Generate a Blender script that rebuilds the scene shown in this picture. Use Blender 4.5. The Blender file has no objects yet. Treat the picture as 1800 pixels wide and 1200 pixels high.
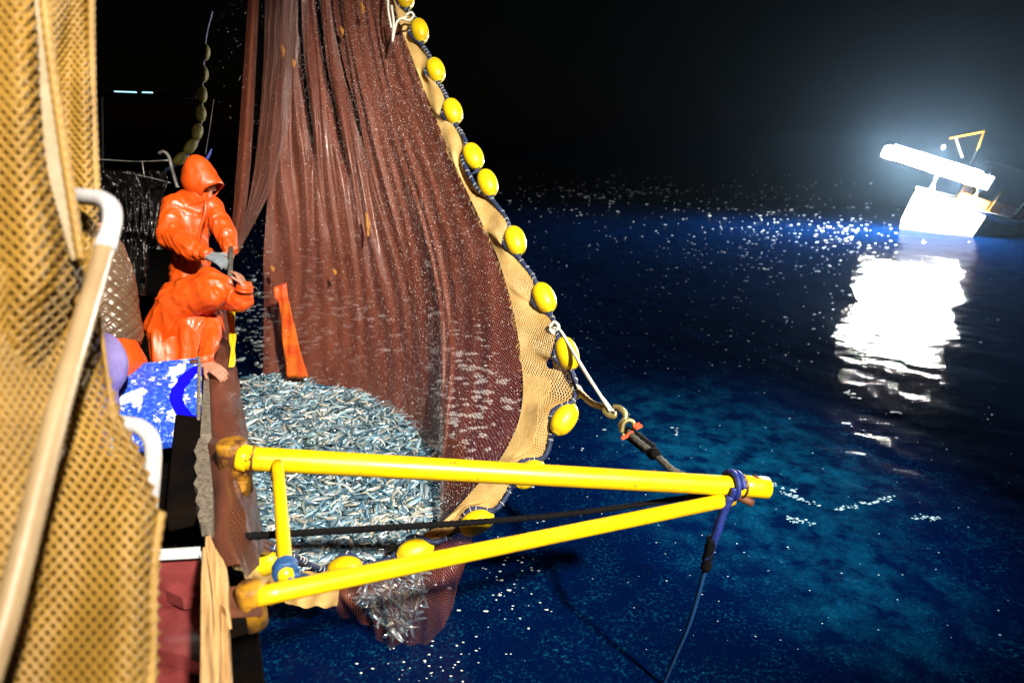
import bpy, bmesh, math, random
import numpy as np
from mathutils import Vector, noise

random.seed(7)
rng = np.random.default_rng(11)
SC = bpy.context.scene
COL = SC.collection
R = math.radians

# ------------------------------------------------------------------ camera
CAM_H, PITCH, FPX = 3.3, R(16.5), 1100.0
cam_d = bpy.data.cameras.new('camera')
cam = bpy.data.objects.new('camera', cam_d)
COL.objects.link(cam)
cam.location = (0, 0, CAM_H)
cam.rotation_euler = (R(90) - PITCH, 0, 0)
cam_d.sensor_width = 36
cam_d.lens = 22.0
cam_d.clip_start = 0.05
cam_d.clip_end = 3000
cam_d.dof.use_dof = True
cam_d.dof.focus_distance = 4.7
cam_d.dof.aperture_fstop = 1.9
SC.camera = cam

# ------------------------------------------------------------------ world, exposure
W = bpy.data.worlds.new('World')
SC.world = W
W.use_nodes = True
wn = W.node_tree
wn.nodes.clear()
sky = wn.nodes.new('ShaderNodeTexSky')
sky.sky_type = 'NISHITA'
sky.sun_disc = False
sky.sun_elevation = R(0.5)
sky.sun_rotation = R(200)
bg = wn.nodes.new('ShaderNodeBackground')
bg.inputs[1].default_value = 0.0008
wo = wn.nodes.new('ShaderNodeOutputWorld')
wn.links.new(sky.outputs[0], bg.inputs[0])
wn.links.new(bg.outputs[0], wo.inputs[0])
SC.view_settings.view_transform = 'Standard'
SC.view_settings.look = 'None'
SC.view_settings.exposure = 0
SC.view_settings.gamma = 1
SC.view_settings.use_curve_mapping = False
SC.render.engine = 'CYCLES'
SC.cycles.use_denoising = True
SC.cycles.max_bounces = 6
SC.cycles.diffuse_bounces = 2
SC.cycles.glossy_bounces = 3
SC.cycles.transparent_max_bounces = 14
SC.cycles.transmission_bounces = 2
SC.cycles.volume_bounces = 0
SC.cycles.sample_clamp_indirect = 3
SC.cycles.sample_clamp_direct = 0
SC.cycles.caustics_reflective = False
SC.cycles.caustics_refractive = False
CT, ST = math.cos(PITCH), math.sin(PITCH)

def P(px, py, t):
    """a point seen at photo pixel px, py at camera depth t (metres)"""
    x = (px - 900) / FPX * t
    d = (py - 600) / FPX * t
    return np.array((x, t * CT - d * ST, CAM_H - (t * ST + d * CT)))

def PZ(px, py, z):
    d = (py - 600) / FPX
    return P(px, py, (CAM_H - z) / (ST + d * CT))

# the ship's own frame: s along the rail (forward), o outboard, z up
VB = np.array((-0.75, 1.52, 0.0))
VU = np.array((-0.43, 0.903, 0.0))
VN = np.array((0.903, 0.43, 0.0))
def V(s, o, z):
    p = VB + s * VU + o * VN
    return np.array((p[0], p[1], z))

# lamps of the ship: floodlights on the mast over the wheelhouse, behind the camera
def flood(name, loc, target, power, cone, blend, col, size):
    ld = bpy.data.lights.new(name, 'SPOT')
    ld.energy = power
    ld.spot_size = R(cone)
    ld.spot_blend = blend
    ld.color = col
    ld.shadow_soft_size = size
    o = bpy.data.objects.new(name, ld)
    COL.objects.link(o)
    o.location = loc
    o.rotation_euler = (Vector(target) - Vector(loc)).to_track_quat('-Z', 'Y').to_euler()
    return o
KEY = (4.8, -6.0, 10.0)
SEA = (2.0, -5.0, 10.0)
flood('deck_flood_lamp', KEY, (-1.0, 4.9, 1.7), 24000, 34, 0.85, (1.0, 0.90, 0.76), 0.30)
flood('sea_flood_lamp', SEA, (2.8, 6.0, 0), 15000, 19, 1.0, (0.60, 0.93, 1.0), 0.10)

# ------------------------------------------------------------------ helpers
def nrm(v):
    v = np.asarray(v, float)
    return v / (np.linalg.norm(v) + 1e-12)

def mk(name, verts, faces, mat, parent=None, smooth=True, uv=None, cols=None):
    me = bpy.data.meshes.new(name)
    me.from_pydata([tuple(map(float, v)) for v in verts], [], [tuple(map(int, f)) for f in faces])
    if smooth:
        me.polygons.foreach_set('use_smooth', [True] * len(me.polygons))
    if uv is not None:
        l = me.uv_layers.new(name='UVMap')
        idx = np.empty(len(me.loops), int)
        me.loops.foreach_get('vertex_index', idx)
        l.data.foreach_set('uv', np.asarray(uv, float)[idx].ravel())
    if cols is not None:
        a = me.color_attributes.new('Col', 'FLOAT_COLOR', 'POINT')
        c = np.ones((len(verts), 4))
        c[:, :3] = cols
        a.data.foreach_set('color', c.ravel())
    if mat is not None:
        me.materials.append(mat)
    me.update()
    o = bpy.data.objects.new(name, me)
    COL.objects.link(o)
    if parent is not None:
        o.parent = parent
        o.matrix_parent_inverse = parent.matrix_world.inverted()
    return o

def tag(o, label=None, cat=None, group=None, kind=None):
    if label: o['label'] = label
    if cat: o['category'] = cat
    if group: o['group'] = group
    if kind: o['kind'] = kind
    return o

def empty(name, loc, label=None, cat=None, group=None):
    o = bpy.data.objects.new(name, None)
    COL.objects.link(o)
    o.location = tuple(map(float, loc))
    bpy.context.view_layer.update()
    o.matrix_world.translation = Vector(tuple(map(float, loc)))
    return tag(o, label, cat, group)

class MB:
    def __init__(s):
        s.v, s.f, s.n = [], [], 0
    def add(s, v, f):
        v = np.asarray(v, float)
        s.v.append(v)
        s.f += [tuple(i + s.n for i in q) for q in f]
        s.n += len(v)
        return s
    def verts(s):
        return np.concatenate(s.v)
    def build(s, name, mat, parent=None, smooth=True, cols=None):
        return mk(name, s.verts(), s.f, mat, parent, smooth, cols=cols)

def catmull(pts, n):
    """resample a polyline as a smooth curve at n uniform stations"""
    p = np.asarray(pts, float)
    if len(p) == 2:
        u = np.linspace(0, 1, n)[:, None]
        return p[0] * (1 - u) + p[1] * u
    q = np.vstack([2 * p[0] - p[1], p, 2 * p[-1] - p[-2]])
    out = []
    for i in range(1, len(q) - 2):
        t = np.linspace(0, 1, 17)[:-1, None]
        a, b, c, d = q[i - 1], q[i], q[i + 1], q[i + 2]
        out.append(0.5 * (2 * b + (c - a) * t + (2 * a - 5 * b + 4 * c - d) * t ** 2 + (3 * b - a - 3 * c + d) * t ** 3))
    out = np.vstack(out + [p[-1:]])
    s = np.concatenate([[0], np.cumsum(np.linalg.norm(np.diff(out[:, :3], axis=0), axis=1))])
    w = np.linspace(0, s[-1], n)
    return np.stack([np.interp(w, s, out[:, k]) for k in range(out.shape[1])], 1)

def frames(p):
    t = np.gradient(p, axis=0)
    t /= np.linalg.norm(t, axis=1)[:, None] + 1e-12
    a = np.array((0, 0, 1.0)) if abs(t[0][2]) < 0.9 else np.array((1.0, 0, 0))
    n = nrm(np.cross(t[0], a))
    N, B = [], []
    for i in range(len(p)):
        n = nrm(n - t[i] * np.dot(n, t[i]))
        N.append(n)
        B.append(np.cross(t[i], n))
    return t, np.array(N), np.array(B)

def tube(pts, r, sides=12, n=None, cap=True, strands=0, pitch=0.05, depth=0.2):
    p = catmull(pts, n) if n else np.asarray(pts, float)
    t, N, B = frames(p)
    r = np.full(len(p), r) if np.isscalar(r) else np.interp(np.linspace(0, 1, len(p)), np.linspace(0, 1, len(r)), r)
    s = np.concatenate([[0], np.cumsum(np.linalg.norm(np.diff(p, axis=0), axis=1))])
    a = np.linspace(0, 2 * np.pi, sides, endpoint=False)
    A = np.broadcast_to(a, (len(p), sides))
    rr = r[:, None] * np.ones_like(A)
    if strands:
        rr = rr * (1 - depth + depth * 2 * np.abs(np.cos(strands * 0.5 * (A - 2 * np.pi * s[:, None] / (pitch * strands)))) ** 0.7)
    v = p[:, None, :] + rr[..., None] * (np.cos(A)[..., None] * N[:, None, :] + np.sin(A)[..., None] * B[:, None, :])
    v = v.reshape(-1, 3)
    f = []
    for i in range(len(p) - 1):
        for j in range(sides):
            k = (j + 1) % sides
            f.append((i * sides + j, i * sides + k, (i + 1) * sides + k, (i + 1) * sides + j))
    if cap:
        f.append(tuple(range(sides))[::-1])
        f.append(tuple((len(p) - 1) * sides + j for j in range(sides)))
    return v, f

def rope(pts, r, n=None, pitch=None, sides=12):
    p = np.asarray(pts, float)
    L = np.linalg.norm(np.diff(p, axis=0), axis=1).sum()
    pitch = pitch or r * 2.6
    return tube(pts, r, sides, n or int(min(600, max(12, L / (pitch * 0.3)))), True, 3, pitch, 0.16)

def box(c, ax, ay, az, hx, hy, hz, bev=0.0):
    c, ax, ay, az = map(np.asarray, (c, ax, ay, az))
    b = min(bev, hx * .9, hy * .9, hz * .9)
    if b <= 0:
        v = [c + sx * hx * ax + sy * hy * ay + sz * hz * az for sx in (-1, 1) for sy in (-1, 1) for sz in (-1, 1)]
        return v, [(0, 1, 3, 2), (4, 6, 7, 5), (0, 4, 5, 1), (2, 3, 7, 6), (0, 2, 6, 4), (1, 5, 7, 3)]
    bm = bmesh.new()
    bmesh.ops.create_cube(bm, size=2)
    for q in bm.verts:
        q.co = Vector((q.co.x * hx, q.co.y * hy, q.co.z * hz))
    bmesh.ops.bevel(bm, geom=bm.edges[:], offset=b, segments=2, affect='EDGES', profile=0.6)
    bm.verts.index_update()
    v = [c + q.co.x * ax + q.co.y * ay + q.co.z * az for q in bm.verts]
    f = [tuple(x.index for x in q.verts) for q in bm.faces]
    bm.free()
    return v, f

def prism(top, down, thick):
    """a slab: outline top (list of points), thickness along down"""
    top = [np.asarray(p, float) for p in top]
    d = nrm(down) * thick
    n = len(top)
    v = top + [p + d for p in top]
    f = [tuple(range(n)), tuple(range(n, 2 * n))[::-1]]
    for i in range(n):
        j = (i + 1) % n
        f.append((i, i + n, j + n, j))
    return v, f

def blob(c, ax, r, seg=14, rings=9):
    """ellipsoid with axes ax (3x3 rows) and radii r"""
    v, f = [], []
    ax = np.asarray(ax, float)
    for i in range(rings + 1):
        th = math.pi * i / rings
        for j in range(seg):
            ph = 2 * math.pi * j / seg
            l = np.array((math.sin(th) * math.cos(ph) * r[0], math.sin(th) * math.sin(ph) * r[1], math.cos(th) * r[2]))
            v.append(np.asarray(c) + l @ ax)
    for i in range(rings):
        for j in range(seg):
            k = (j + 1) % seg
            f.append((i * seg + j, (i + 1) * seg + j, (i + 1) * seg + k, i * seg + k))
    return v, f

I3 = np.eye(3)
def capsule(a, b, ra, rb, sides=14):
    a, b = np.asarray(a, float), np.asarray(b, float)
    d = nrm(b - a)
    pts, rad = [], []
    for k in range(6):
        th = math.pi / 2 * (k + 0.15) / 6
        pts.append(a - d * ra * math.cos(th)); rad.append(ra * math.sin(th))
    for k in range(6):
        th = math.pi / 2 * (1 - (k + 0.15) / 6)
        pts.append(b + d * rb * math.cos(math.pi / 2 * (1 - (k + 0.15) / 6))if False else b + d * rb * math.sin(math.pi / 2 * (k + .15) / 6)); rad.append(rb * math.cos(math.pi / 2 * (k + .15) / 6))
    p = np.array(pts)
    n = nrm(np.cross(d, (0, 0, 1) if abs(d[2]) < .9 else (1, 0, 0)))
    m = np.cross(d, n)
    A = np.linspace(0, 2 * np.pi, sides, endpoint=False)
    v = (p[:, None, :] + np.array(rad)[:, None, None] * (np.cos(A)[None, :, None] * n + np.sin(A)[None, :, None] * m)).reshape(-1, 3)
    f = []
    for i in range(len(p) - 1):
        for j in range(sides):
            k = (j + 1) % sides
            f.append((i * sides + j, i * sides + k, (i + 1) * sides + k, (i + 1) * sides + j))
    f.append(tuple(range(sides))[::-1])
    f.append(tuple((len(p) - 1) * sides + j for j in range(sides)))
    return v, f

def fused(name, mb, mat, parent, voxel, smooth=4, fold=None):
    """closed shapes of mb fused into ONE continuous skin, then creased by fold(co, normal)"""
    tmp = mb.build('tmp', None)
    m = tmp.modifiers.new('r', 'REMESH'); m.mode = 'VOXEL'; m.voxel_size = voxel
    s = tmp.modifiers.new('s', 'SMOOTH'); s.iterations = smooth; s.factor = 0.6
    dg = bpy.context.evaluated_depsgraph_get()
    me = bpy.data.meshes.new_from_object(tmp.evaluated_get(dg))
    old = tmp.data
    bpy.data.objects.remove(tmp); bpy.data.meshes.remove(old)
    me.name = name
    if fold:
        cos = [v.co.copy() for v in me.vertices]
        nos = [v.normal.copy() for v in me.vertices]
        out = np.empty((len(cos), 3))
        for i, (c, n) in enumerate(zip(cos, nos)):
            out[i] = c + n * fold(c)
        me.vertices.foreach_set('co', out.ravel())
    me.polygons.foreach_set('use_smooth', [True] * len(me.polygons))
    me.materials.clear()
    me.materials.append(mat)
    me.update()
    o = bpy.data.objects.new(name, me)
    COL.objects.link(o)
    if parent is not None:
        o.parent = parent
        o.matrix_parent_inverse = parent.matrix_world.inverted()
    return o

# ------------------------------------------------------------------ materials
class NT:
    def __init__(s, name):
        s.m = bpy.data.materials.new(name)
        s.m.use_nodes = True
        s.t = s.m.node_tree
        s.b = s.t.nodes['Principled BSDF']
        s.out = s.t.nodes['Material Output']
    def n(s, kind, **kw):
        x = s.t.nodes.new(kind)
        for k, v in kw.items():
            setattr(x, k, v)
        return x
    def l(s, a, b):
        s.t.links.new(a, b)
    def val(s, sock, v):
        if hasattr(v, 'links') or isinstance(v, bpy.types.NodeSocket):
            s.l(v, sock)
        else:
            sock.default_value = v
    def math(s, op, a, b=0.0, c=None):
        x = s.n('ShaderNodeMath', operation=op)
        s.val(x.inputs[0], a); s.val(x.inputs[1], b)
        if c is not None: s.val(x.inputs[2], c)
        return x.outputs[0]
    def coord(s, which='Object'):
        return s.n('ShaderNodeTexCoord').outputs[which]
    def pos(s):
        return s.n('ShaderNodeNewGeometry').outputs['Position']
    def noise(s, vec, scale, detail=4, rough=0.55, stretch=None):
        if stretch:
            m = s.n('ShaderNodeMapping'); m.inputs['Scale'].default_value = stretch
            s.l(vec, m.inputs[0]); vec = m.outputs[0]
        x = s.n('ShaderNodeTexNoise'); s.l(vec, x.inputs['Vector'])
        x.inputs['Scale'].default_value = scale
        x.inputs['Detail'].default_value = detail
        x.inputs['Roughness'].default_value = rough
        return x.outputs[0]
    def ramp(s, fac, stops, interp='LINEAR'):
        x = s.n('ShaderNodeValToRGB'); s.l(fac, x.inputs[0])
        x.color_ramp.interpolation = interp
        e = x.color_ramp.elements
        while len(e) < len(stops): e.new(0.5)
        for q, (p, c) in zip(e, stops):
            q.position = p
            q.color = (c, c, c, 1) if np.isscalar(c) else (*c, 1)
        return x.outputs[0]
    def mix(s, fac, a, b):
        x = s.n('ShaderNodeMix', data_type='RGBA')
        s.val(x.inputs[0], fac)
        for k, c in ((6, a), (7, b)):
            if isinstance(c, tuple): x.inputs[k].default_value = (*c, 1)
            else: s.l(c, x.inputs[k])
        return x.outputs[2]
    def bump(s, h, strength=0.3, dist=0.01):
        x = s.n('ShaderNodeBump'); s.l(h, x.inputs['Height'])
        x.inputs['Strength'].default_value = strength
        x.inputs['Distance'].default_value = dist
        s.l(x.outputs[0], s.b.inputs['Normal'])
        return x
    def base(s, c):
        if isinstance(c, tuple): s.b.inputs['Base Color'].default_value = (*c, 1)
        else: s.l(c, s.b.inputs['Base Color'])
        return s
    def set(s, **kw):
        for k, v in kw.items():
            s.val(s.b.inputs[k.replace('_', ' ')], v)
        return s

def plain(name, a, b, rough=0.5, scale=20, bump=0.15, bscale=60, coat=0.0, metal=0.0, stretch=None, dist=0.004, spec=0.5):
    t = NT(name)
    c = t.coord('Object')
    t.base(t.mix(t.ramp(t.noise(c, scale, 5, .6, stretch), [(0.35, 0.0), (0.65, 1.0)]), a, b))
    t.set(Roughness=rough, Metallic=metal, Coat_Weight=coat, Coat_Roughness=0.1, Specular_IOR_Level=spec)
    if bump: t.bump(t.noise(c, bscale, 4, .6, stretch), bump, dist)
    return t.m

def paint_yellow():
    t = NT('yellow_paint')
    c = t.coord('Object')
    chips = t.ramp(t.noise(c, 16, 8, .78), [(0.625, 0.0), (0.645, 1.0)])
    dirt = t.ramp(t.noise(c, 5, 5, .6), [(0.35, 0.0), (0.8, 1.0)])
    col = t.mix(dirt, (0.86, 0.60, 0.002), (0.70, 0.40, 0.004))
    scuff = t.ramp(t.noise(c, 3.2, 9, .78), [(0.52, 0.0), (0.70, .75)])
    col = t.mix(scuff, col, (0.42, 0.20, 0.012))
    t.base(t.mix(chips, col, (0.10, 0.035, 0.012)))
    t.set(Roughness=t.ramp(dirt, [(0, 0.28), (1, 0.5)]), Coat_Weight=0.25, Coat_Roughness=0.15)
    t.bump(t.noise(c, 45, 5, .65), 0.25, 0.004)
    return t.m

def shaded_rusty_yellow():  # rust patches; the shade on the posts is put into the darker paint
    t = NT('shaded_rusty_yellow_paint')
    c = t.coord('Object')
    r = t.ramp(t.noise(c, 11, 6, .65), [(0.38, 0.0), (0.56, 1.0)])
    t.base(t.mix(r, (0.46, 0.22, 0.006), (0.07, 0.02, 0.008)))
    t.set(Roughness=0.6)
    t.bump(t.noise(c, 60, 6, .7), 0.5, 0.004)
    return t.m

def oilskin(name, a, b):
    t = NT(name)
    c = t.coord('Object')
    t.base(t.mix(t.noise(c, 4, 3), a, b))
    t.set(Roughness=0.45, Coat_Weight=0.3, Coat_Roughness=0.07)
    h = t.math('ADD', t.noise(c, 5, 1, .4, (1, 1, .6)), t.math('MULTIPLY', t.math('ABSOLUTE', t.math('SUBTRACT', t.noise(c, 9, 1, .4, (1.4, 1, .7)), 0.5)), -1.2))
    t.bump(h, 0.5, 0.03)
    return t.m

def net_mat(name, a, b, pitch, width, density_var=0.0, rough=0.45):
    """fine fishing net: a diamond mesh of strands in UV metres; the holes are open"""
    t = NT(name)
    uv = t.coord('UV')
    sep = t.n('ShaderNodeSeparateXYZ'); t.l(uv, sep.inputs[0])
    u, v = sep.outputs[0], sep.outputs[1]
    nz = t.noise(uv, 3.0, 3)
    u2 = t.math('ADD', u, t.math('MULTIPLY', nz, 0.05))
    p = t.math('DIVIDE', t.math('ADD', u2, t.math('MULTIPLY', v, 0.6)), pitch)
    q = t.math('DIVIDE', t.math('SUBTRACT', u2, t.math('MULTIPLY', v, 0.6)), pitch)
    wd = t.math('ADD', width, t.math('MULTIPLY', t.math('SUBTRACT', t.noise(uv, 4.0, 5, .6), 0.5), density_var))
    s1 = t.math('LESS_THAN', t.math('FRACT', p), wd)
    s2 = t.math('LESS_THAN', t.math('FRACT', q), wd)
    alpha = t.math('MAXIMUM', s1, s2)
    c = t.mix(t.ramp(t.noise(uv, 5, 6, .65, (1, .25, 1)), [(0.3, 0.0), (0.7, 1.0)]), a, b)
    t.base(c)
    t.set(Roughness=rough, Alpha=alpha, Coat_Weight=0.25, Coat_Roughness=0.2)
    h = t.math('ADD', t.math('PINGPONG', p, 0.5), t.math('PINGPONG', q, 0.5))
    t.bump(h, 0.6, 0.004)
    return t.m

def fish_mat():
    t = NT('fish_skin')
    a = t.n('ShaderNodeVertexColor', layer_name='Col')
    t.base(a.outputs[0])
    t.set(Roughness=0.22, Metallic=0.35, Specular_IOR_Level=0.7)
    t.bump(t.noise(t.coord('Object'), 160, 2), 0.15, 0.001)
    return t.m

def sea_mat():
    t = NT('sea_water')
    p = t.pos()
    # teal glow of lit water painted into the base colour, broken by noise
    st = t.noise(p, 0.34, 6, .62)
    fine = t.noise(p, 3.2, 5, .7)
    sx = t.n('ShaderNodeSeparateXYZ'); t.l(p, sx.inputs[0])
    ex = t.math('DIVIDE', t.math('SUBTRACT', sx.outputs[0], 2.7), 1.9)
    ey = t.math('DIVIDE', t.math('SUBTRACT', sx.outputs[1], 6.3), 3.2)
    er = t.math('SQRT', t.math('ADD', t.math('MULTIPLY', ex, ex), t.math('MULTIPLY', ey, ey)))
    glow_mask = t.ramp(t.math('ADD', er, t.math('MULTIPLY', t.math('SUBTRACT', t.noise(p, 0.9, 6, .65), 0.5), 1.5)), [(0.25, 1.0), (0.95, 0.0)])
    teal_glow = t.math('MULTIPLY', glow_mask, t.ramp(fine, [(0.40, 0.05), (0.66, 1.0)]))
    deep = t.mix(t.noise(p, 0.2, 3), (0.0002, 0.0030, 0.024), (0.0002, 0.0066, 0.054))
    col = t.mix(teal_glow, deep, (0.003, 0.085, 0.17))
    sp = t.ramp(t.noise(p, 34, 5, .8), [(0.53, 0.0), (0.64, 1.0)])
    col = t.mix(t.math('MULTIPLY', sp, t.ramp(fine, [(0.42, 0.05), (0.62, 0.6)])), col, (0.008, 0.14, 0.26))
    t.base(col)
    t.set(Roughness=0.05, IOR=1.33)
    h = t.math('ADD', t.noise(p, 2.2, 5, .6), t.math('MULTIPLY', t.noise(p, 11, 5, .65), 0.45))
    t.bump(h, 0.32, 0.026)
    return t.m

def blue_board_mat():
    t = NT('flaking_blue_paint')
    uv = t.coord('UV')
    big = t.noise(uv, 3.4, 7, .62, (1.2, 1.0, 1))
    flake = t.ramp(big, [(0.525, 0.0), (0.54, 1.0)])
    small = t.ramp(t.noise(uv, 13, 5, .6), [(0.635, 0.0), (0.655, 1.0)])
    sep = t.n('ShaderNodeSeparateXYZ'); t.l(uv, sep.inputs[0])
    dx = t.math('SUBTRACT', sep.outputs[0], 1.12); dy = t.math('MULTIPLY', t.math('SUBTRACT', sep.outputs[1], 0.5), 0.72)
    d = t.math('SQRT', t.math('ADD', t.math('MULTIPLY', dx, dx), t.math('MULTIPLY', dy, dy)))
    d = t.math('ADD', d, t.math('MULTIPLY', t.math('SUBTRACT', t.noise(uv, 7, 4), 0.5), 0.07))
    arc = t.math('MULTIPLY', t.math('GREATER_THAN', d, 0.235), t.math('LESS_THAN', d, 0.325))
    bare = t.math('MULTIPLY', t.math('MAXIMUM', flake, small), t.math('SUBTRACT', 1.0, arc))
    blue = t.mix(arc, (0.012, 0.07, 0.62), (0.0, 0.0, 0.80))
    blue = t.mix(t.math('MULTIPLY', t.ramp(t.noise(uv, 30, 4, .7), [(.5, 0.0), (.62, .7)]), t.math('SUBTRACT', 1.0, arc)), blue, (0.16, 0.33, 0.70))
    t.base(t.mix(bare, blue, t.mix(t.noise(uv, 9, 4), (0.50, 0.66, 0.72), (0.72, 0.76, 0.68))))
    t.set(Roughness=0.42)
    t.bump(t.math('SUBTRACT', 1.0, bare), 0.6, 0.003)
    return t.m

def emit(name, c, s):
    t = NT(name)
    t.base((0.8, 0.8, 0.8))
    t.b.inputs['Emission Color'].default_value = (*c, 1)
    t.b.inputs['Emission Strength'].default_value = s
    return t.m

def planks_mat():
    t = NT('split_timber')
    c = t.coord('UV')
    g = t.noise(c, 5, 7, .65, (14, 0.6, 1))
    col = t.ramp(g, [(0.25, (0.10, 0.05, 0.018)), (0.5, (0.50, 0.30, 0.12)), (0.75, (0.78, 0.55, 0.28))])
    t.base(col)
    t.set(Roughness=0.65)
    t.bump(g, 0.7, 0.01)
    return t.m

M = dict(
    yellow=paint_yellow(), rusty_shaded=shaded_rusty_yellow(),
    orange=oilskin('orange_oilskin', (0.66, 0.082, 0.003), (0.54, 0.052, 0.003)),
    float=None,
    brown=net_mat('brown_net_twine', (0.145, 0.034, 0.019), (0.275, 0.085, 0.048), 0.019, 0.31, 0.25),
    brown_thin=net_mat('thin_brown_net_twine', (0.13, 0.040, 0.026), (0.22, 0.085, 0.055), 0.017, 0.20, 0.10),
    brown_dense=net_mat('bunched_brown_net', (0.085, 0.026, 0.014), (0.15, 0.050, 0.030), 0.017, 0.80, 0.2),
    tan=plain('tan_net_twine', (0.52, 0.33, 0.10), (0.66, 0.46, 0.18), 0.6, 9),
    gold=plain('golden_net_twine', (0.185, 0.100, 0.011), (0.27, 0.155, 0.024), 0.55, 6),
    pale_net=plain('pale_net_tape', (0.24, 0.18, 0.10), (0.34, 0.28, 0.19), 0.5, 12),
    navy=plain('navy_rope', (0.008, 0.014, 0.05), (0.02, 0.04, 0.11), 0.6, 40),
    blue_rope=plain('blue_rope', (0.006, 0.015, 0.13), (0.01, 0.03, 0.22), 0.6, 40),
    teal_rope=plain('blue_cord', (0.006, 0.045, 0.16), (0.01, 0.08, 0.24), 0.6, 40),
    black=plain('black_rope', (0.002, 0.002, 0.0025), (0.005, 0.005, 0.006), 0.85, 60, spec=.1),
    dark_rope=plain('dark_grey_rope', (0.03, 0.03, 0.026), (0.12, 0.11, 0.085), 0.7, 60),
    twine=plain('white_twine', (0.62, 0.66, 0.58), (0.80, 0.80, 0.70), 0.6, 60),
    tan_rope=plain('tan_rope', (0.50, 0.36, 0.22), (0.66, 0.55, 0.40), 0.7, 60),
    brass=plain('brass_hook_metal', (0.34, 0.27, 0.09), (0.46, 0.40, 0.17), 0.35, 30, metal=0.6),
    white=plain('lit_rail_paint', (0.34, 0.34, 0.36), (0.46, 0.46, 0.48), 0.3, 8, coat=0.4),
    cream=plain('cream_rail_paint', (0.22, 0.15, 0.075), (0.29, 0.21, 0.11), 0.45, 8, coat=0.2),
    hull=plain('black_hull_paint', (0.0015, 0.0015, 0.002), (0.005, 0.003, 0.002), 0.9, 5, spec=.04),
    deck=plain('dark_deck_paint', (0.002, 0.002, 0.002), (0.006, 0.005, 0.005), 0.8, 5, spec=.08),
    maroon=plain('maroon_deck_paint', (0.13, 0.022, 0.022), (0.22, 0.045, 0.045), 0.28, 9, bump=0.5, bscale=40, coat=0.4),
    pale_edge=plain('worn_pale_edge', (0.45, 0.48, 0.55), (0.7, 0.7, 0.72), 0.4, 25),
    rust=plain('rusty_steel', (0.06, 0.018, 0.008), (0.14, 0.045, 0.015), 0.7, 14),
    timber=planks_mat(),
    grey_wood=plain('weathered_grey_wood', (0.07, 0.06, 0.045), (0.26, 0.22, 0.17), 0.7, 8, stretch=(8, 8, 1.2), bump=0.6),
    board=blue_board_mat(),
    skin=plain('skin', (0.30, 0.135, 0.085), (0.36, 0.175, 0.115), 0.5, 20),
    glove=plain('grey_glove', (0.12, 0.15, 0.18), (0.18, 0.21, 0.24), 0.55, 25),
    quilt=plain('brown_quilted_nylon', (0.085, 0.050, 0.028), (0.12, 0.075, 0.045), 0.32, 12, coat=0.3),
    hair=plain('dark_hair', (0.012, 0.009, 0.007), (0.02, 0.015, 0.012), 0.5, 60),
    purple=plain('purple_cloth', (0.19, 0.15, 0.42), (0.25, 0.21, 0.50), 0.7, 14),
    tarp=plain('black_plastic_sheet', (0.002, 0.002, 0.002), (0.005, 0.004, 0.004), 0.3, 10, bump=0.8, bscale=9, dist=.05),
    orange_cloth=plain('orange_net_panel', (0.80, 0.20, 0.015), (0.62, 0.05, 0.012), 0.5, 4),
    yellow_cloth=plain('yellow_strap_cloth', (0.80, 0.55, 0.01), (0.70, 0.42, 0.01), 0.5, 20),
    weed=plain('dull_orange_weed', (0.32, 0.12, 0.01), (0.42, 0.18, 0.015), 0.6, 40),
    dull_steel=plain('dull_wet_steel', (0.05, 0.05, 0.05), (0.22, 0.21, 0.20), 0.3, 14, metal=.3),
    foam_glint=plain('foam_and_glints', (0.42, 0.50, 0.54), (0.62, 0.68, 0.70), 0.5, 20),
    drop_glint=plain('drops_and_glints', (0.75, 0.78, 0.8), (0.9, 0.9, 0.9), 0.15, 20, coat=1.0),
    fish=fish_mat(),
    boat_white=plain('white_boat_paint', (0.78, 0.78, 0.76), (0.82, 0.82, 0.80), 0.4, 3),
    boat_side=plain('brown_boat_paint', (0.16, 0.11, 0.06), (0.24, 0.17, 0.09), 0.6, 4),
    boat_red=plain('red_boat_paint', (0.35, 0.05, 0.03), (0.45, 0.08, 0.04), 0.5, 4),
    boat_orange=plain('orange_gear', (0.85, 0.26, 0.0), (0.9, 0.36, 0.01), 0.5, 5),
    boat_dark=plain('dark_boat_cabin', (0.003, 0.0025, 0.003), (0.006, 0.005, 0.005), 0.8, 4, spec=.05),
    glass=plain('cabin_glass', (0.20, 0.18, 0.10), (0.30, 0.27, 0.16), 0.1, 6),
    lamp=emit('fishing_lamp_glow', (1.0, 0.97, 0.88), 2200),
    strip_glow=emit('blue_white_glow', (0.45, 0.85, 1.0), 1.6),
    red_scrap=plain('orange_red_scrap', (0.8, 0.07, 0.02), (0.7, 0.1, 0.03), 0.6, 30),
)
def float_mat():
    t = NT('yellow_foam_float')
    c = t.coord('Object')
    d = t.ramp(t.noise(c, 9, 6, .65), [(0.45, 0.0), (0.75, 1.0)])
    col = t.mix(d, (0.84, 0.60, 0.003), (0.55, 0.36, 0.008))
    sc = t.ramp(t.noise(c, 16, 7, .75, (1, 2.5, 1)), [(0.60, 0.0), (0.70, .85)])
    t.base(t.mix(sc, col, (0.30, 0.22, 0.015)))
    t.set(Roughness=0.42)
    t.bump(t.noise(c, 70, 4, .6), 0.3, 0.003)
    return t.m
M['float'] = float_mat()
M['dim_float'] = plain('darkened_yellow_float', (0.055, 0.045, 0.004), (0.11, 0.09, 0.006), 0.7, 9)  # the yellow float again, with the darkness put into its colour
DFM = None

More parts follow.
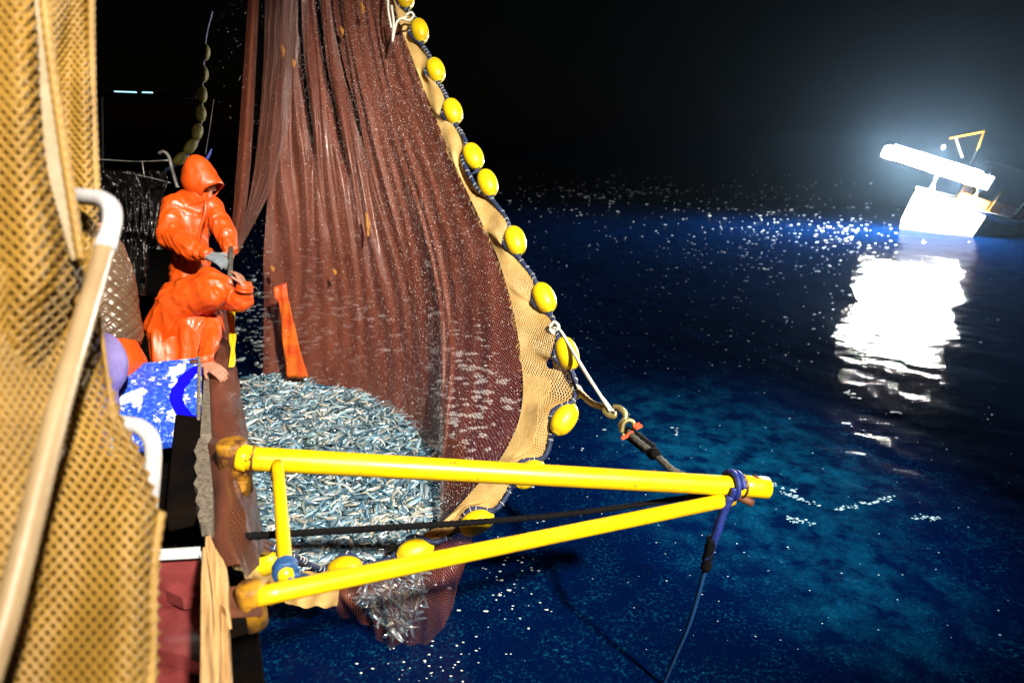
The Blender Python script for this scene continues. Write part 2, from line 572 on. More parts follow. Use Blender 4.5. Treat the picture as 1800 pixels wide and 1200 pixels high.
#SECTION_SEA
# ------------------------------------------------------------------ sea
def sea_height(x, y):
    h = np.zeros_like(x)
    r = np.random.default_rng(5)
    for L, a, k in ((9.0, 0.028, 5), (3.6, 0.011, 7), (1.5, 0.0068, 10), (0.62, 0.0042, 14), (0.34, 0.0019, 16)):
        for _ in range(k):
            th = r.normal(0.6, 0.8)
            l = L * r.uniform(0.7, 1.35)
            ph = r.uniform(0, 6.28)
            w = 2 * math.pi / l
            h += a / math.sqrt(k) * 0.75 * np.sin(w * (x * math.cos(th) + y * math.sin(th)) + ph)
    return h

def build_sea():
    nx, ny = 640, 640
    # rows packed as they recede, so that ripples stay fine near the ship
    v = np.linspace(0, 1, ny)
    y = 0.3 + 4.0 * (np.exp(v * 5.6) - 1) / 4.0
    y = np.where(y > 12, y, y)
    u = np.linspace(-1, 1, nx)
    Y = np.repeat(y[:, None], nx, 1)
    X = u[None, :] * (5.5 + 1.15 * Y) + 0.25 * Y
    fade = np.clip(1.4 - Y / 120, 0.0, 1)
    Z = sea_height(X, Y) * fade
    verts = np.stack([X, Y, Z], -1).reshape(-1, 3)
    i = np.arange((ny - 1) * (nx - 1))
    a = (i // (nx - 1)) * nx + i % (nx - 1)
    f = np.stack([a, a + 1, a + nx + 1, a + nx], 1)
    me = bpy.data.meshes.new('sea')
    me.vertices.add(len(verts)); me.vertices.foreach_set('co', verts.ravel())
    me.loops.add(f.size); me.loops.foreach_set('vertex_index', f.ravel())
    me.polygons.add(len(f)); me.polygons.foreach_set('loop_start', np.arange(0, f.size, 4))
    me.update(calc_edges=True); me.validate()
    me.polygons.foreach_set('use_smooth', np.ones(len(f), bool))
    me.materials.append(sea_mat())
    o = bpy.data.objects.new('sea', me); COL.objects.link(o)
    o['kind'] = 'structure'
build_sea()

def foam_glint_patch(spots, name, label):
    """each fleck: a low lumpy white raft on the water, for foam and put-in glints"""
    mb = MB()
    for (px, py, size) in spots:
        c = PZ(px, py, 0.0)
        r = size / FPX * np.linalg.norm(c - np.array((0, 0, CAM_H))) * 0.5
        c[2] = float(sea_height(np.array([c[0]]), np.array([c[1]]))[0]) + 0.004
        for k in range(1 if size < 6 else random.randint(2, 4)):
            rr = r * random.uniform(.45, 1.0) if k else r * .8
            oc = c + np.array((random.uniform(-1, 1) * r * 1.3 * (k > 0), random.uniform(-1, 1) * r * 1.3 * (k > 0), 0))
            n = 7
            a0 = random.uniform(0, 6.28)
            st = random.uniform(.8, 2.2)
            ring = [oc + np.array((math.cos(a0 + 6.283 * i / n) * rr * st * random.uniform(.7, 1.2), math.sin(a0 + 6.283 * i / n) * rr * random.uniform(.7, 1.2), 0)) for i in range(n)]
            top = [oc + (p - oc) * .55 + np.array((0, 0, rr * .35)) for p in ring]
            f = [(i, (i + 1) % n, n + (i + 1) % n, n + i) for i in range(n)] + [tuple(range(n, 2 * n))]
            mb.add(ring + top, f)
    o = mb.build(name, M['foam_glint'])
    return tag(o, label, 'foam_glint', kind='stuff')

spots = []
g = random.gauss
for _ in range(70): spots.append((g(925, 50), g(800, 40), random.uniform(1.5, 5)))
for _ in range(60): spots.append((g(880, 38), g(1010, 55), random.uniform(1.5, 6)))
for _ in range(50): spots.append((g(760, 70), g(1165, 30), random.uniform(1.5, 5)))
for _ in range(120): spots.append((g(1080, 110), g(335, 14), random.uniform(1.5, 6)))
for _ in range(150): spots.append((g(1340, 75), g(400, 45), random.uniform(1.2, 4.5)))
for _ in range(90): spots.append((g(1300, 110), g(480, 60), random.uniform(1.2, 4.5)))
for _ in range(130): spots.append((g(1490, 45), g(410, 25), random.uniform(1.5, 5)))
for _ in range(260): spots.append((random.uniform(880, 1780), random.uniform(320, 1150), random.uniform(1, 3.0)))
for _ in range(420): spots.append((random.uniform(900, 1480), 320 + 330 * random.random() ** 1.3, random.uniform(1, 3.6) * (1.6 if random.random() < .08 else 1)))  # small white flecks spread mid-sea, put in as more glints
for _ in range(150): spots.append((g(560, 70), g(560, 50), random.uniform(4, 13)))
for _ in range(90): spots.append((g(450, 20), g(560, 60), random.uniform(3, 8)))
for _ in range(120): spots.append((g(820, 45), g(690, 60), random.uniform(5, 14)))
for (x0, y0, x1, y1, n_) in ((1370, 862, 1440, 885, 26), (1470, 892, 1545, 880, 30), (1540, 878, 1570, 872, 10), (1385, 908, 1430, 918, 22), (1600, 912, 1650, 914, 18), (1490, 690, 1510, 700, 8), (1560, 722, 1580, 726, 6), (1355, 846, 1400, 862, 14), (1180, 745, 1190, 760, 5)):  # streaks of white flecks put in as lamp glints on the swell
    for _ in range(n_):
        q = random.random()
        spots.append((x0 + (x1 - x0) * q + g(0, 3), y0 + (y1 - y0) * q + g(0, 2), random.uniform(2, 6)))
spots = [s for s in spots if s[1] > 300]
foam_glint_patch(spots, 'foam_and_glints', 'white flecks of foam and put-in lamp glints over the dark blue sea')

#SECTION_SHIP
# ------------------------------------------------------------------ the ship we stand on
ship = empty('fishing_vessel', V(0, -0.5, 0), 'dark fishing vessel side with rail, deck and splintered timber capping', 'fishing vessel')
mb = MB()
mb.add(*box(V(4, -0.32, 0.35), VU, VN, (0, 0, 1), 11, 0.05, 1.20))
mb.add(*box(V(6.7, -0.32, 1.62), VU, VN, (0, 0, 1), 6.0, 0.05, 0.12))
mb.add(*box(V(4, -0.17, -0.2), VU, VN, (0, 0, 1), 11, 0.15, 0.9))
mb.build('hull', M['hull'], ship, False)
mb = MB()
mb.add(*box(V(4, -2.5, 1.42), VU, VN, (0, 0, 1), 11, 2.1, 0.05))
mb.build('deck', M['deck'], ship, False)
mb = MB()
mb.add(*box(V(6.1, -0.20, 1.99), VU, VN, (0, 0, 1), 5.4, 0.06, 0.04, 0.012))
mb.build('rail_cap', M['hull'], ship)
mb = MB()
mb.add(*tube([V(-1.6, -0.24, 1.62), V(9, -0.24, 1.62)], 0.05, 10))
mb.build('rubbing_strake', M['hull'], ship)

def slab_obj(name, px, z, thick, mat, parent, uvdir=True):
    top = [PZ(x, y, z) for x, y in px]
    v, f = prism(top, (0, 0, -1), thick)
    v = np.array(v)
    uv = np.stack([(v - VB) @ VN, (v - VB) @ VU], 1)
    return mk(name, v, f, mat, parent, False, uv=uv)
slab_obj('plank', [(352, 1240), (366, 1240), (374, 1100), (370, 1040), (364, 985), (361, 960), (357, 962), (354, 1010), (353, 1100)], 2.10, .06, M['timber'], ship)
slab_obj('plank', [(369, 1240), (382, 1240), (385, 1120), (386, 1060), (397, 1070), (402, 1068), (401, 1040), (399, 1000), (393, 985), (378, 962), (372, 948), (370, 940), (362, 942), (361, 955), (366, 985), (373, 1036), (377, 1100)], 2.07, .07, M['timber'], ship)
slab_obj('plank', [(388, 1240), (404, 1240), (403, 1150), (399, 1078), (389, 1075)], 2.04, .07, M['timber'], ship)
jag = [(352, 920), (347, 905), (352, 893), (343, 880), (349, 862), (340, 850), (347, 836), (341, 822), (346, 805), (341, 792), (346, 780), (350, 770), (362, 766), (368, 800), (374, 860), (375, 925)]
slab_obj('capping_board', jag, 2.06, .05, M['grey_wood'], ship)
slab_obj('capping_board', [(360, 640), (366, 640), (371, 760), (352, 764)], 2.06, .05, M['grey_wood'], ship)

hatch = empty('deck_hatch', PZ(310, 1100, 1.5), 'maroon wet steel hatch with pale worn edge beside the split timbers', 'hatch')
slab_obj('hatch_floor', [(230, 985), (352, 985), (352, 1250), (200, 1250)], 1.72, .04, M['maroon'], hatch)
slab_obj('hatch_step', [(230, 995), (351, 990), (351, 1046), (320, 1050), (290, 1036), (230, 1010)], 1.80, .05, M['maroon'], hatch)
slab_obj('hatch_step', [(225, 1088), (300, 1072), (330, 1085), (351, 1120), (351, 1165), (320, 1150), (225, 1130)], 1.79, .06, M['maroon'], hatch)
slab_obj('rim', [(225, 968), (352, 960), (352, 967), (225, 974)], 1.98, .03, M['pale_edge'], hatch)
slab_obj('rim', [(351, 968), (354, 968), (354, 1250), (351, 1250)], 1.98, .26, M['pale_edge'], hatch)
slab_obj('coaming', [(225, 972), (351, 966), (351, 969), (225, 976)], 1.95, .22, M['maroon'], hatch)

#SECTION_BOOM
# ------------------------------------------------------------------ yellow boom frame over the water
boom = empty('boom_frame', V(0.5, 0.05, 1.9), 'triangular frame of yellow painted steel tubes reaching out over the water', 'boom frame')
def cyl(name, pts, r, mat, parent, n=None, sides=20, smooth=True):
    v, f = tube(pts, r, sides, n)
    return mk(name, v, f, mat, parent, smooth)
def rounded_post(name, c, r, z0, z1, mat):
    zs = [z0, z1 - .02, z1 - .006, z1]
    rs = [r, r, r * .97, r * .86]
    v, f = [], []
    n = 24
    for z, q in zip(zs, rs):
        for j in range(n):
            a = 2 * math.pi * j / n
            v.append((c[0] + q * math.cos(a), c[1] + q * math.sin(a), z))
    for i in range(3):
        for j in range(n):
            k = (j + 1) % n
            f.append((i * n + j, i * n + k, (i + 1) * n + k, (i + 1) * n + j))
    f.append(tuple(3 * n + j for j in range(n)))
    f.append(tuple(range(n))[::-1])
    o = mk(name, v, f, mat, boom)
    return o
p1 = P(406, 775, 2.62)
p2 = P(438, 1028, 1.86)
rounded_post('post', p1, 0.062, p1[2] - 0.24, p1[2], M['rusty_shaded'])
rounded_post('post', p2, 0.040, p2[2] - 0.14, p2[2], M['rusty_shaded'])
APEX = P(1345, 857, 3.2)
cyl('upper_tube', [P(428, 805, 2.62), APEX], 0.051, M['yellow'], boom, 40)
low0, low1 = P(452, 1048, 1.86), P(1285, 868, 3.17)
cyl('lower_tube', [low0, low1 + (0, 0, -.03)], [0.030, 0.031, 0.036], M['yellow'], boom, 40)
cyl('strut', [P(488, 815, 2.6), P(503, 1016, 2.0)], 0.024, M['yellow'], boom, 12)
cyl('weld_collar', [P(420, 803, 2.615), P(437, 806, 2.62)], 0.056, M['yellow'], boom, 4)
cyl('end_collar', [P(1300, 853, 3.17), P(1347, 857, 3.2)], 0.056, M['yellow'], boom, 4)
cyl('eye_bolt', [P(1325, 838, 3.17), P(1338, 848, 3.18), P(1340, 862, 3.18)], 0.016, M['rust'], boom, 8, 10)
cyl('end_plate', [P(1298, 872, 3.17), P(1322, 884, 3.17)], 0.022, M['rust'], boom, 4, 8)
v, f = prism([P(382, 848, 2.6), P(434, 846, 2.6), P(432, 860, 2.6), P(398, 893, 2.6), P(380, 895, 2.6)], VU, 0.03)
mk('bracket', v, f, M['rusty_shaded'], boom, False)
for q_, zz in ((p1, p1[2] - .2), (p2, p2[2] - .11)):
    hin = np.array((q_[0], q_[1], zz)) - VN * (np.dot(q_ - VB, VN) + .13)
    mk('bracket_arm', *box((np.array((q_[0], q_[1], zz)) + hin) / 2, VU, VN, (0, 0, 1), .035, np.linalg.norm(hin - np.array((q_[0], q_[1], zz))) / 2, .03, .006), M['hull'], boom, False)
v, f = prism([P(398, 1074, 1.84), P(462, 1068, 1.84), P(462, 1082, 1.84), P(398, 1086, 1.84)], VU, 0.12)
mk('bracket', v, f, M['rust'], boom, False)

def weld(c, axis, rad, r=.006):
    axis = nrm(axis); a = nrm(np.cross(axis, (.1, .3, 1))); b = np.cross(axis, a)
    pts = [np.asarray(c) + (rad + random.uniform(-.002, .002)) * (math.cos(q) * a + math.sin(q) * b) + axis * random.uniform(-.003, .003) for q in np.linspace(0, 6.283, 34)]
    mk('weld_bead', *tube(pts, r, 6), M['rusty_shaded'], boom)
ud = APEX - P(428, 805, 2.62); sd = P(503, 1016, 2.0) - P(488, 815, 2.6)
weld(P(446, 806.5, 2.63), ud, .052); weld(P(1304, 854, 3.17), ud, .055)
weld(P(489, 838, 2.54), sd, .026, .005); weld(P(474, 1043, 1.9), low1 - low0, .031, .005)
for x_, y_ in ((640, 818), (1150, 846)):
    weld(P(x_, y_, 2.62 + .58 * (x_ - 428) / 917), ud, .0515, .0035)
# lashings on the frame
def ring(c, axis, rad, r, mat, name, parent=None, turns=1, pitch=0.0, rope_=True):
    axis = nrm(axis)
    a = nrm(np.cross(axis, (0.1, 0.3, 1)))
    b = np.cross(axis, a)
    n = 40 * turns
    pts = [np.asarray(c) + rad * (math.cos(6.283 * turns * i / n) * a + math.sin(6.283 * turns * i / n) * b) + axis * pitch * i / 40 for i in range(n + 1)]
    v, f = tube(pts, r, 10, None, True, 3 if rope_ else 0, r * 2.6, 0.14)
    return mk(name, v, f, mat, parent)
col = ring(P(502, 1008, 2.02), P(488, 815, 2.6) - P(503, 1016, 2.0), 0.030, 0.011, M['teal_rope'], 'blue_lashing', turns=3, pitch=0.013)
tag(col, 'blue cord wound round the foot of the short yellow strut', 'rope')
v, f = rope([P(510, 1018, 2.0), P(530, 1010, 2.15), P(548, 1016, 2.3), P(560, 1022, 2.4)], 0.007)
mk('cord_tail', v, f, M['teal_rope'], col)

tdir = APEX - P(428, 805, 2.62)
ap = P(1283, 852, 3.15)
sl = ring(ap - nrm(tdir) * .02, tdir, 0.066, 0.0135, M['blue_rope'], 'blue_rope_sling', turns=2, pitch=0.028)
tag(sl, 'blue braided rope wrapped round the boom tip, its tail trailing into the sea', 'rope')
v, f = rope([P(1284, 872, 3.1), P(1272, 900, 3.12), P(1262, 930, 3.14), P(1250, 962, 3.18), P(1243, 985, 3.2)], 0.019)
mk('rope_tail', v, f, M['blue_rope'], sl)
v, f = rope([P(1288, 874, 3.14), P(1268, 905, 3.15), P(1256, 940, 3.16), P(1246, 968, 3.18)], 0.015)
mk('rope_tail', v, f, M['navy'], sl)
v, f = rope([P(1252, 945, 3.16), P(1246, 970, 3.19), P(1240, 1000, 3.22)], 0.024)
mk('splice', v, f, M['black'], sl)
v, f = rope([P(1243, 985, 3.2), P(1215, 1085, 3.5), P(1188, 1150, 3.8), P(1160, 1215, 4.15)], 0.011)
mk('trailing_line', v, f, M['teal_rope'], sl)

v, f = rope([P(360, 948, 2.2), P(500, 938, 2.4), P(700, 926, 2.72), P(880, 914, 2.98), P(1040, 898, 3.2), P(1260, 866, 3.28)], 0.0135)
tag(mk('black_guy_rope', v, f, M['black']), 'black twisted rope strung from the ship rail towards the boom tip', 'rope')

#SECTION_NET
# ------------------------------------------------------------------ the net
def tf(py):
    """depth of the fish heap seen at row py"""
    return 1.0 / np.interp(py, [640, 1010], [1 / 7.1, 1 / 4.55])

def columns(keys, nu, nv):
    cols = [catmull([P(*q) for q in c], nv + 1) for c in keys]
    A = np.array(cols)                                   # keys x nv x 3
    out = np.empty((nv + 1, nu + 1, 3))
    for j in range(nv + 1):
        out[j] = catmull(A[:, j, :], nu + 1)
    return out

def sheet(name, A, mat, parent, uvscale=1.0):
    nv, nu = A.shape[0] - 1, A.shape[1] - 1
    du = np.concatenate([np.zeros((nv + 1, 1)), np.cumsum(np.linalg.norm(np.diff(A, axis=1), axis=2), 1)], 1)
    dv = np.concatenate([np.zeros((1, nu + 1)), np.cumsum(np.linalg.norm(np.diff(A, axis=0), axis=2), 0)], 0)
    U = np.repeat(du.mean(0)[None], nv + 1, 0)
    uv = np.stack([U, dv.mean(1)[:, None].repeat(nu + 1, 1)], -1).reshape(-1, 2) * uvscale
    f = [(j * (nu + 1) + i, j * (nu + 1) + i + 1, (j + 1) * (nu + 1) + i + 1, (j + 1) * (nu + 1) + i) for j in range(nv) for i in range(nu)]
    return mk(name, A.reshape(-1, 3), f, mat, parent, True, uv=uv)

def push(A, amount):
    """move sheet points towards (+) the camera side by amount (nv x nu)"""
    d = np.array((0.05, -1.0, 0.1)); d /= np.linalg.norm(d)
    return A + amount[..., None] * d

net = empty('purse_seine_net', P(640, 900, 5.2), 'dark red-brown fishing net hanging in folds round the heap of fish', 'fishing net')

KEYS = [
    [(500, -60, 6.3), (480, 200, 6.3), (466, 420, 6.5), (463, 560, 6.8), (462, 676, 6.95)],
    [(545, -60, 6.25), (540, 200, 6.25), (535, 420, 6.45), (533, 560, 6.75), (533, 680, 6.9)],
    [(592, -60, 6.2), (615, 200, 6.1), (640, 420, 6.2), (650, 570, 6.4), (645, 712, 6.55)],
    [(622, -60, 6.15), (668, 200, 6.0), (720, 420, 5.9), (745, 600, 5.85), (768, 810, 5.65)],
    [(645, -60, 6.1), (705, 200, 5.85), (775, 420, 5.55), (795, 600, 5.35), (785, 800, 5.0), (772, 935, 4.7)],
    [(665, -60, 6.1), (735, 200, 5.75), (822, 420, 5.3), (862, 620, 4.95), (850, 790, 4.7), (800, 900, 4.5)],
    [(683, -60, 6.1), (720, 90, 5.85), (765, 205, 5.6), (800, 290, 5.4), (870, 440, 5.1), (905, 560, 4.85), (918, 650, 4.7), (914, 735, 4.55), (880, 805, 4.5), (830, 865, 4.45)],
]
NU, NV = 260, 150
A = columns(KEYS, NU, NV)
u = np.linspace(0, 1, NU + 1)[None, :]
v = np.linspace(0, 1, NV + 1)[:, None]
def fold_fn(u, v):
    uu = u + 0.018 * np.sin(5 * v + 11 * u) + 0.008 * np.sin(13 * v + 30 * u)
    left = np.clip((0.56 - u) / 0.12, 0, 1)
    sharp = lambda x, k: 1 - 2 * np.abs(np.sin(x)) ** k
    w = (left * (0.07 * sharp(uu * 44, .75) * np.clip(1.05 - v * 0.95, .05, 1) + 0.05 * np.sin(uu * 101 + 2 * v)) * np.clip(1.1 - 1.0 * v, 0.08, 1))
    right = 1 - left
    w += right * (0.016 * sharp(uu * 31 + 2.2 * v + 1.5 * np.sin(7 * u + 3 * v), .9) * np.clip(1.2 - v, .25, 1) * (.4 + .6 * np.sin(9 * u + 4 * v) ** 2) + 0.008 * np.sin(uu * 83 + 6 * v + 2 * np.sin(9 * v)))
    band = np.exp(-((u - 0.705 - 0.03 * v) / 0.022) ** 2) + .6 * np.exp(-((u - 0.755 - 0.02 * v) / 0.016) ** 2)
    w += 0.085 * band * np.clip((v - 0.25) * 2.5, 0, 1)
    w += 0.10 * np.clip((u - 0.50) / .04, 0, 1) * np.clip((0.58 - u) / .04, 0, 1) * np.clip(1 - v * 1.3, 0, 1)
    return w
A1 = push(A, fold_fn(u, v))
CURT = A1
def at_u(G, uu):
    """sample sheet G at fractional columns uu (nv x k)"""
    x = np.clip(uu, 0, 1) * (G.shape[1] - 1)
    i0 = np.clip(np.floor(x).astype(int), 0, G.shape[1] - 2)
    fr = (x - i0)[..., None]
    r = np.arange(G.shape[0])[:, None]
    return G[r, i0] * (1 - fr) + G[r, i0 + 1] * fr
vv1 = np.linspace(0, 1, NV + 1)
# the left part hangs in separate folds, open between them high up
GAPS = [(.10, .21, .50, .030), (.27, .37, .56, .024), (.40, .50, .60, .020)]
def gap_edge(k, side):
    u0, u1, ve, w = GAPS[k]
    q = np.clip(vv1 / ve, 0, 1)
    return u0 + (u1 - u0) * np.minimum(vv1 / ve, 1.25) + side * w * (1 - q ** 1.5)
edges = [(np.zeros(NV + 1), gap_edge(0, -1)), (gap_edge(0, 1), gap_edge(1, -1)), (gap_edge(1, 1), gap_edge(2, -1)), (gap_edge(2, 1), np.full(NV + 1, .785))]
for k, (l_, r_) in enumerate(edges):
    m = (30, 30, 26, 90)[k]
    q = np.linspace(0, 1, m + 1)[None]
    G = at_u(A1, l_[:, None] * (1 - q) + r_[:, None] * q)
    G = push(G, .16 * (np.sqrt(np.clip(1 - (2 * q - 1) ** 2, 0, 1)) - .5) * np.clip(1 - vv1 * 1.5, 0, 1)[:, None] * (k < 3))
    sheet('curtain', G, M['brown'], net)
    if k < 3:
        G2 = at_u(push(A, -0.2 + .6 * fold_fn(u * .97 + .05, v)), (l_[:, None] + .012 * np.clip(1 - vv1 * 1.6, 0, 1)[:, None]) * (1 - q) + (r_[:, None] - .012 * np.clip(1 - vv1 * 1.6, 0, 1)[:, None]) * q)
        sheet('inner_ply', G2, M['brown'], net)
sheet('side_panel', A1[:, int(.785 * NU):], M['brown'], net)
A2 = push(A, -0.16 + 0.7 * fold_fn(u * 0.97 + .05, v))
sheet('inner_ply', A2[:, int(.53 * NU):int(.80 * NU)], M['brown'], net)
sheet('inner_ply', A2[:int(.62 * NV), int(.80 * NU):], M['brown_thin'], net)
# narrow outer strip of net and a gathered fan towards the men
S = columns([[(440, -60, 6.1), (424, 180, 5.7), (413, 330, 5.3), (404, 440, 4.9)],
             [(449, -60, 6.0), (436, 180, 5.6), (425, 330, 5.2), (411, 440, 4.85)],
             [(458, -60, 6.1), (447, 180, 5.7), (437, 330, 5.3), (419, 440, 4.9)]], 12, 60)
sheet('outer_strip', S, M['brown'], net)
S = columns([[(470, -60, 6.2), (462, 120, 6.0), (444, 300, 5.5), (414, 445, 4.9)],
             [(490, -60, 6.15), (480, 120, 5.95), (462, 300, 5.45), (415, 445, 4.9)],
             [(512, -60, 6.1), (505, 120, 5.9), (481, 300, 5.4), (417, 445, 4.9)],
             [(522, -60, 6.2), (516, 120, 6.0), (486, 300, 5.5), (419, 445, 4.9)]], 60, 80)
uu = np.linspace(0, 1, 61)[None]; vv = np.linspace(0, 1, 81)[:, None]
S = push(S, 0.09 * (1 - 2 * np.abs(np.sin(uu * 17 + 1.5 * vv)) ** .7) * (1 - .8 * vv))
sheet('gathered_fold', S, M['brown_thin'], net)

# the belly of the bag hanging below the float line to the water
BK = [[(530, 1005, 4.30), (556, 1046, 4.22), (582, 1072, 4.36)],
      [(600, 1000, 4.30), (620, 1050, 4.10), (645, 1102, 4.40)],
      [(670, 985, 4.34), (686, 1060, 4.06), (692, 1142, 4.46)],
      [(740, 965, 4.38), (752, 1050, 4.10), (745, 1130, 4.46)],
      [(800, 940, 4.42), (803, 1000, 4.25), (786, 1092, 4.46)],
      [(838, 915, 4.46), (828, 960, 4.38), (810, 1004, 4.46)]]
B = columns(BK, 70, 40)
uu = np.linspace(0, 1, 71)[None]; vv = np.linspace(0, 1, 41)[:, None]
B = push(B, .018 * np.sin(uu * 60 + 4 * vv) + .02 * np.sin(uu * 23 + vv * 7))
sheet('bag_belly', B[:, :18], M['brown'], net)
sheet('bag_belly', B[:, 17:49], M['brown_thin'], net)
sheet('bag_belly', B[:, 48:], M['brown'], net)

# net bundled over the ship's rail
def rail_drape():
    sec = [(-.10, 1.90), (-.12, 2.02), (-.075, 2.10), (-.01, 2.13), (.05, 2.10), (.085, 2.02), (.10, 1.85), (.105, 1.5), (.11, .9), (.14, .2)]
    ns, nc = 90, 40
    sec = catmull(np.array([(a, b, 0) for a, b in sec]), nc + 1)
    out = np.empty((ns + 1, nc + 1, 3))
    for i in range(ns + 1):
        for k in range(nc + 1):
            o, z = sec[k][0] - .05, sec[k][1] - .08
            s0 = .22 + 1.7 * max(0, 2.0 - z) + .05 * noise.noise(Vector((k * .9, 0, 0)))
            s = s0 + (5.2 - s0) * i / ns
            o = -.055 + (o + .055) * min(1.0, .52 + .2 * s)
            w = noise.noise(Vector((s * 3, k * .25, 0))) * .018 + (.4 - abs(noise.noise(Vector((s * 3.5 + k * .25, k * .55, 4))))) * .030
            out[i, k] = V(s, o + w * 1.6, z + w)
    return out
sheet('rail_bundle', rail_drape(), M['brown_dense'], net)
# loose twisted net skein from the rail to the float line
mb = MB()
for k in range(7):
    a = random.uniform(-1, 1)
    mb.add(*tube([P(378 + 4 * a, 915 + k * 6, 2.75), P(430, 936 + k * 4, 3.2), P(480 + 3 * a, 958 + k * 3, 3.7), P(535, 982 + k * 2, 4.15)], 0.012, 8, 24))
mb.build('twisted_skein', M['brown_dense'], net)

# orange panel, yellow panel stitched in the net; scraps of weed
def patch(name, left, right, mat, parent, wav=0.01):
    l, r = catmull([P(*q) for q in left], 24), catmull([P(*q) for q in right], 24)
    nx = 8
    G = np.array([[l[j] * (1 - i / nx) + r[j] * i / nx + np.array((0, -wav * math.sin(i * 1.3 + j * .6), 0)) for i in range(nx + 1)] for j in range(24)])
    f = [(j * (nx + 1) + i, j * (nx + 1) + i + 1, (j + 1) * (nx + 1) + i + 1, (j + 1) * (nx + 1) + i) for j in range(23) for i in range(nx)]
    o = mk(name, G.reshape(-1, 3), f, mat, parent)
    so = o.modifiers.new('thick', 'SOLIDIFY'); so.thickness = 0.004
    return o
o = patch('orange_panel', [(481, 505, 6.2), (484, 526, 6.22), (490, 530, 6.25), (496, 590, 6.4), (504, 664, 6.6)], [(503, 497, 6.2), (506, 520, 6.22), (512, 545, 6.27), (524, 600, 6.42), (542, 664, 6.6)], M['orange_cloth'], net)
o['label'] = 'long orange-red panel in the brown net'
patch('yellow_strip', [(399, 548, 4.35), (402, 580, 4.2), (405, 615, 4.0), (403, 645, 3.9)], [(412, 548, 4.35), (414, 580, 4.2), (414, 615, 4.0), (411, 645, 3.9)], M['yellow_cloth'], net)
for (x, y, h, tt) in ((636, 15, 20, 5.9), (496, 90, 22, 6.0), (515, 112, 14, 6.0), (645, 395, 42, 5.95), (478, 472, 10, 6.3), (600, 55, 14, 6.0), (587, 478, 10, 6.2)):
    patch('weed_scrap', [(x - 3, y - h / 2, tt), (x - 1, y, tt), (x + 1, y + h / 2, tt)], [(x + 1, y - h / 2, tt), (x + 5, y, tt), (x + 3, y + h / 2, tt)], M['weed'], net, .004)

# strands of net twine as real geometry
def netting(surf, nu, nv, r, mat, name, parent, skip=None):
    """surf(u, v) arrays -> points; a diamond mesh of nu x nv cells"""
    j, i = np.meshgrid(np.arange(nv + 1), np.arange(nu + 1), indexing='ij')
    uu = (i + 0.5 * (j % 2)) / (nu + 0.5)
    vv = j / nv
    Pn = surf(uu, vv)
    E = []
    a = np.arange((nv + 1) * (nu + 1)).reshape(nv + 1, nu + 1)
    E.append(np.stack([a[:-1].ravel(), a[1:].ravel()], 1))
    ev = a[:-1:2]
    n = min(len(a[0:-1:2]), len(a[1::2]))
    E.append(np.stack([a[0:-1:2][:n, 1:].ravel(), a[1::2][:n, :-1].ravel()], 1))
    n = min(len(a[1:-1:2]), len(a[2::2]))
    E.append(np.stack([a[1:-1:2][:n, :-1].ravel(), a[2::2][:n, 1:].ravel()], 1))
    E = np.concatenate(E)
    F = Pn.reshape(-1, 3)
    p, q = F[E[:, 0]], F[E[:, 1]]
    if skip is not None:
        k = ~skip(p, q)
        p, q = p[k], q[k]
    d = q - p
    L = np.linalg.norm(d, axis=1)[:, None]
    ok = L[:, 0] > 1e-6
    p, q, d, L = p[ok], q[ok], d[ok], L[ok]
    d = d / L
    a = np.cross(d, np.array((0.1, -1.0, 0.35)))
    a /= np.linalg.norm(a, axis=1)[:, None] + 1e-9
    b = np.cross(d, a)
    p, q = p - d * r * .6, q + d * r * .6
    vs = np.stack([p + a * r, p + b * r, p - a * r, p - b * r, q + a * r, q + b * r, q - a * r, q - b * r], 1).reshape(-1, 3)
    base = np.arange(len(p))[:, None, None] * 8
    f = (np.array([(0, 1, 5, 4), (1, 2, 6, 5), (2, 3, 7, 6), (3, 0, 4, 7)])[None] + base).reshape(-1, 4)
    me = bpy.data.meshes.new(name)
    me.vertices.add(len(vs)); me.vertices.foreach_set('co', vs.ravel())
    me.loops.add(f.size); me.loops.foreach_set('vertex_index', f.ravel())
    me.polygons.add(len(f)); me.polygons.foreach_set('loop_start', np.arange(0, f.size, 4))
    me.update(calc_edges=True)
    me.polygons.foreach_set('use_smooth', np.ones(len(f), bool))
    me.materials.append(mat)
    o = bpy.data.objects.new(name, me); COL.objects.link(o)
    if parent is not None:
        o.parent = parent; o.matrix_parent_inverse = parent.matrix_world.inverted()
    o['kind'] = 'stuff'
    return o

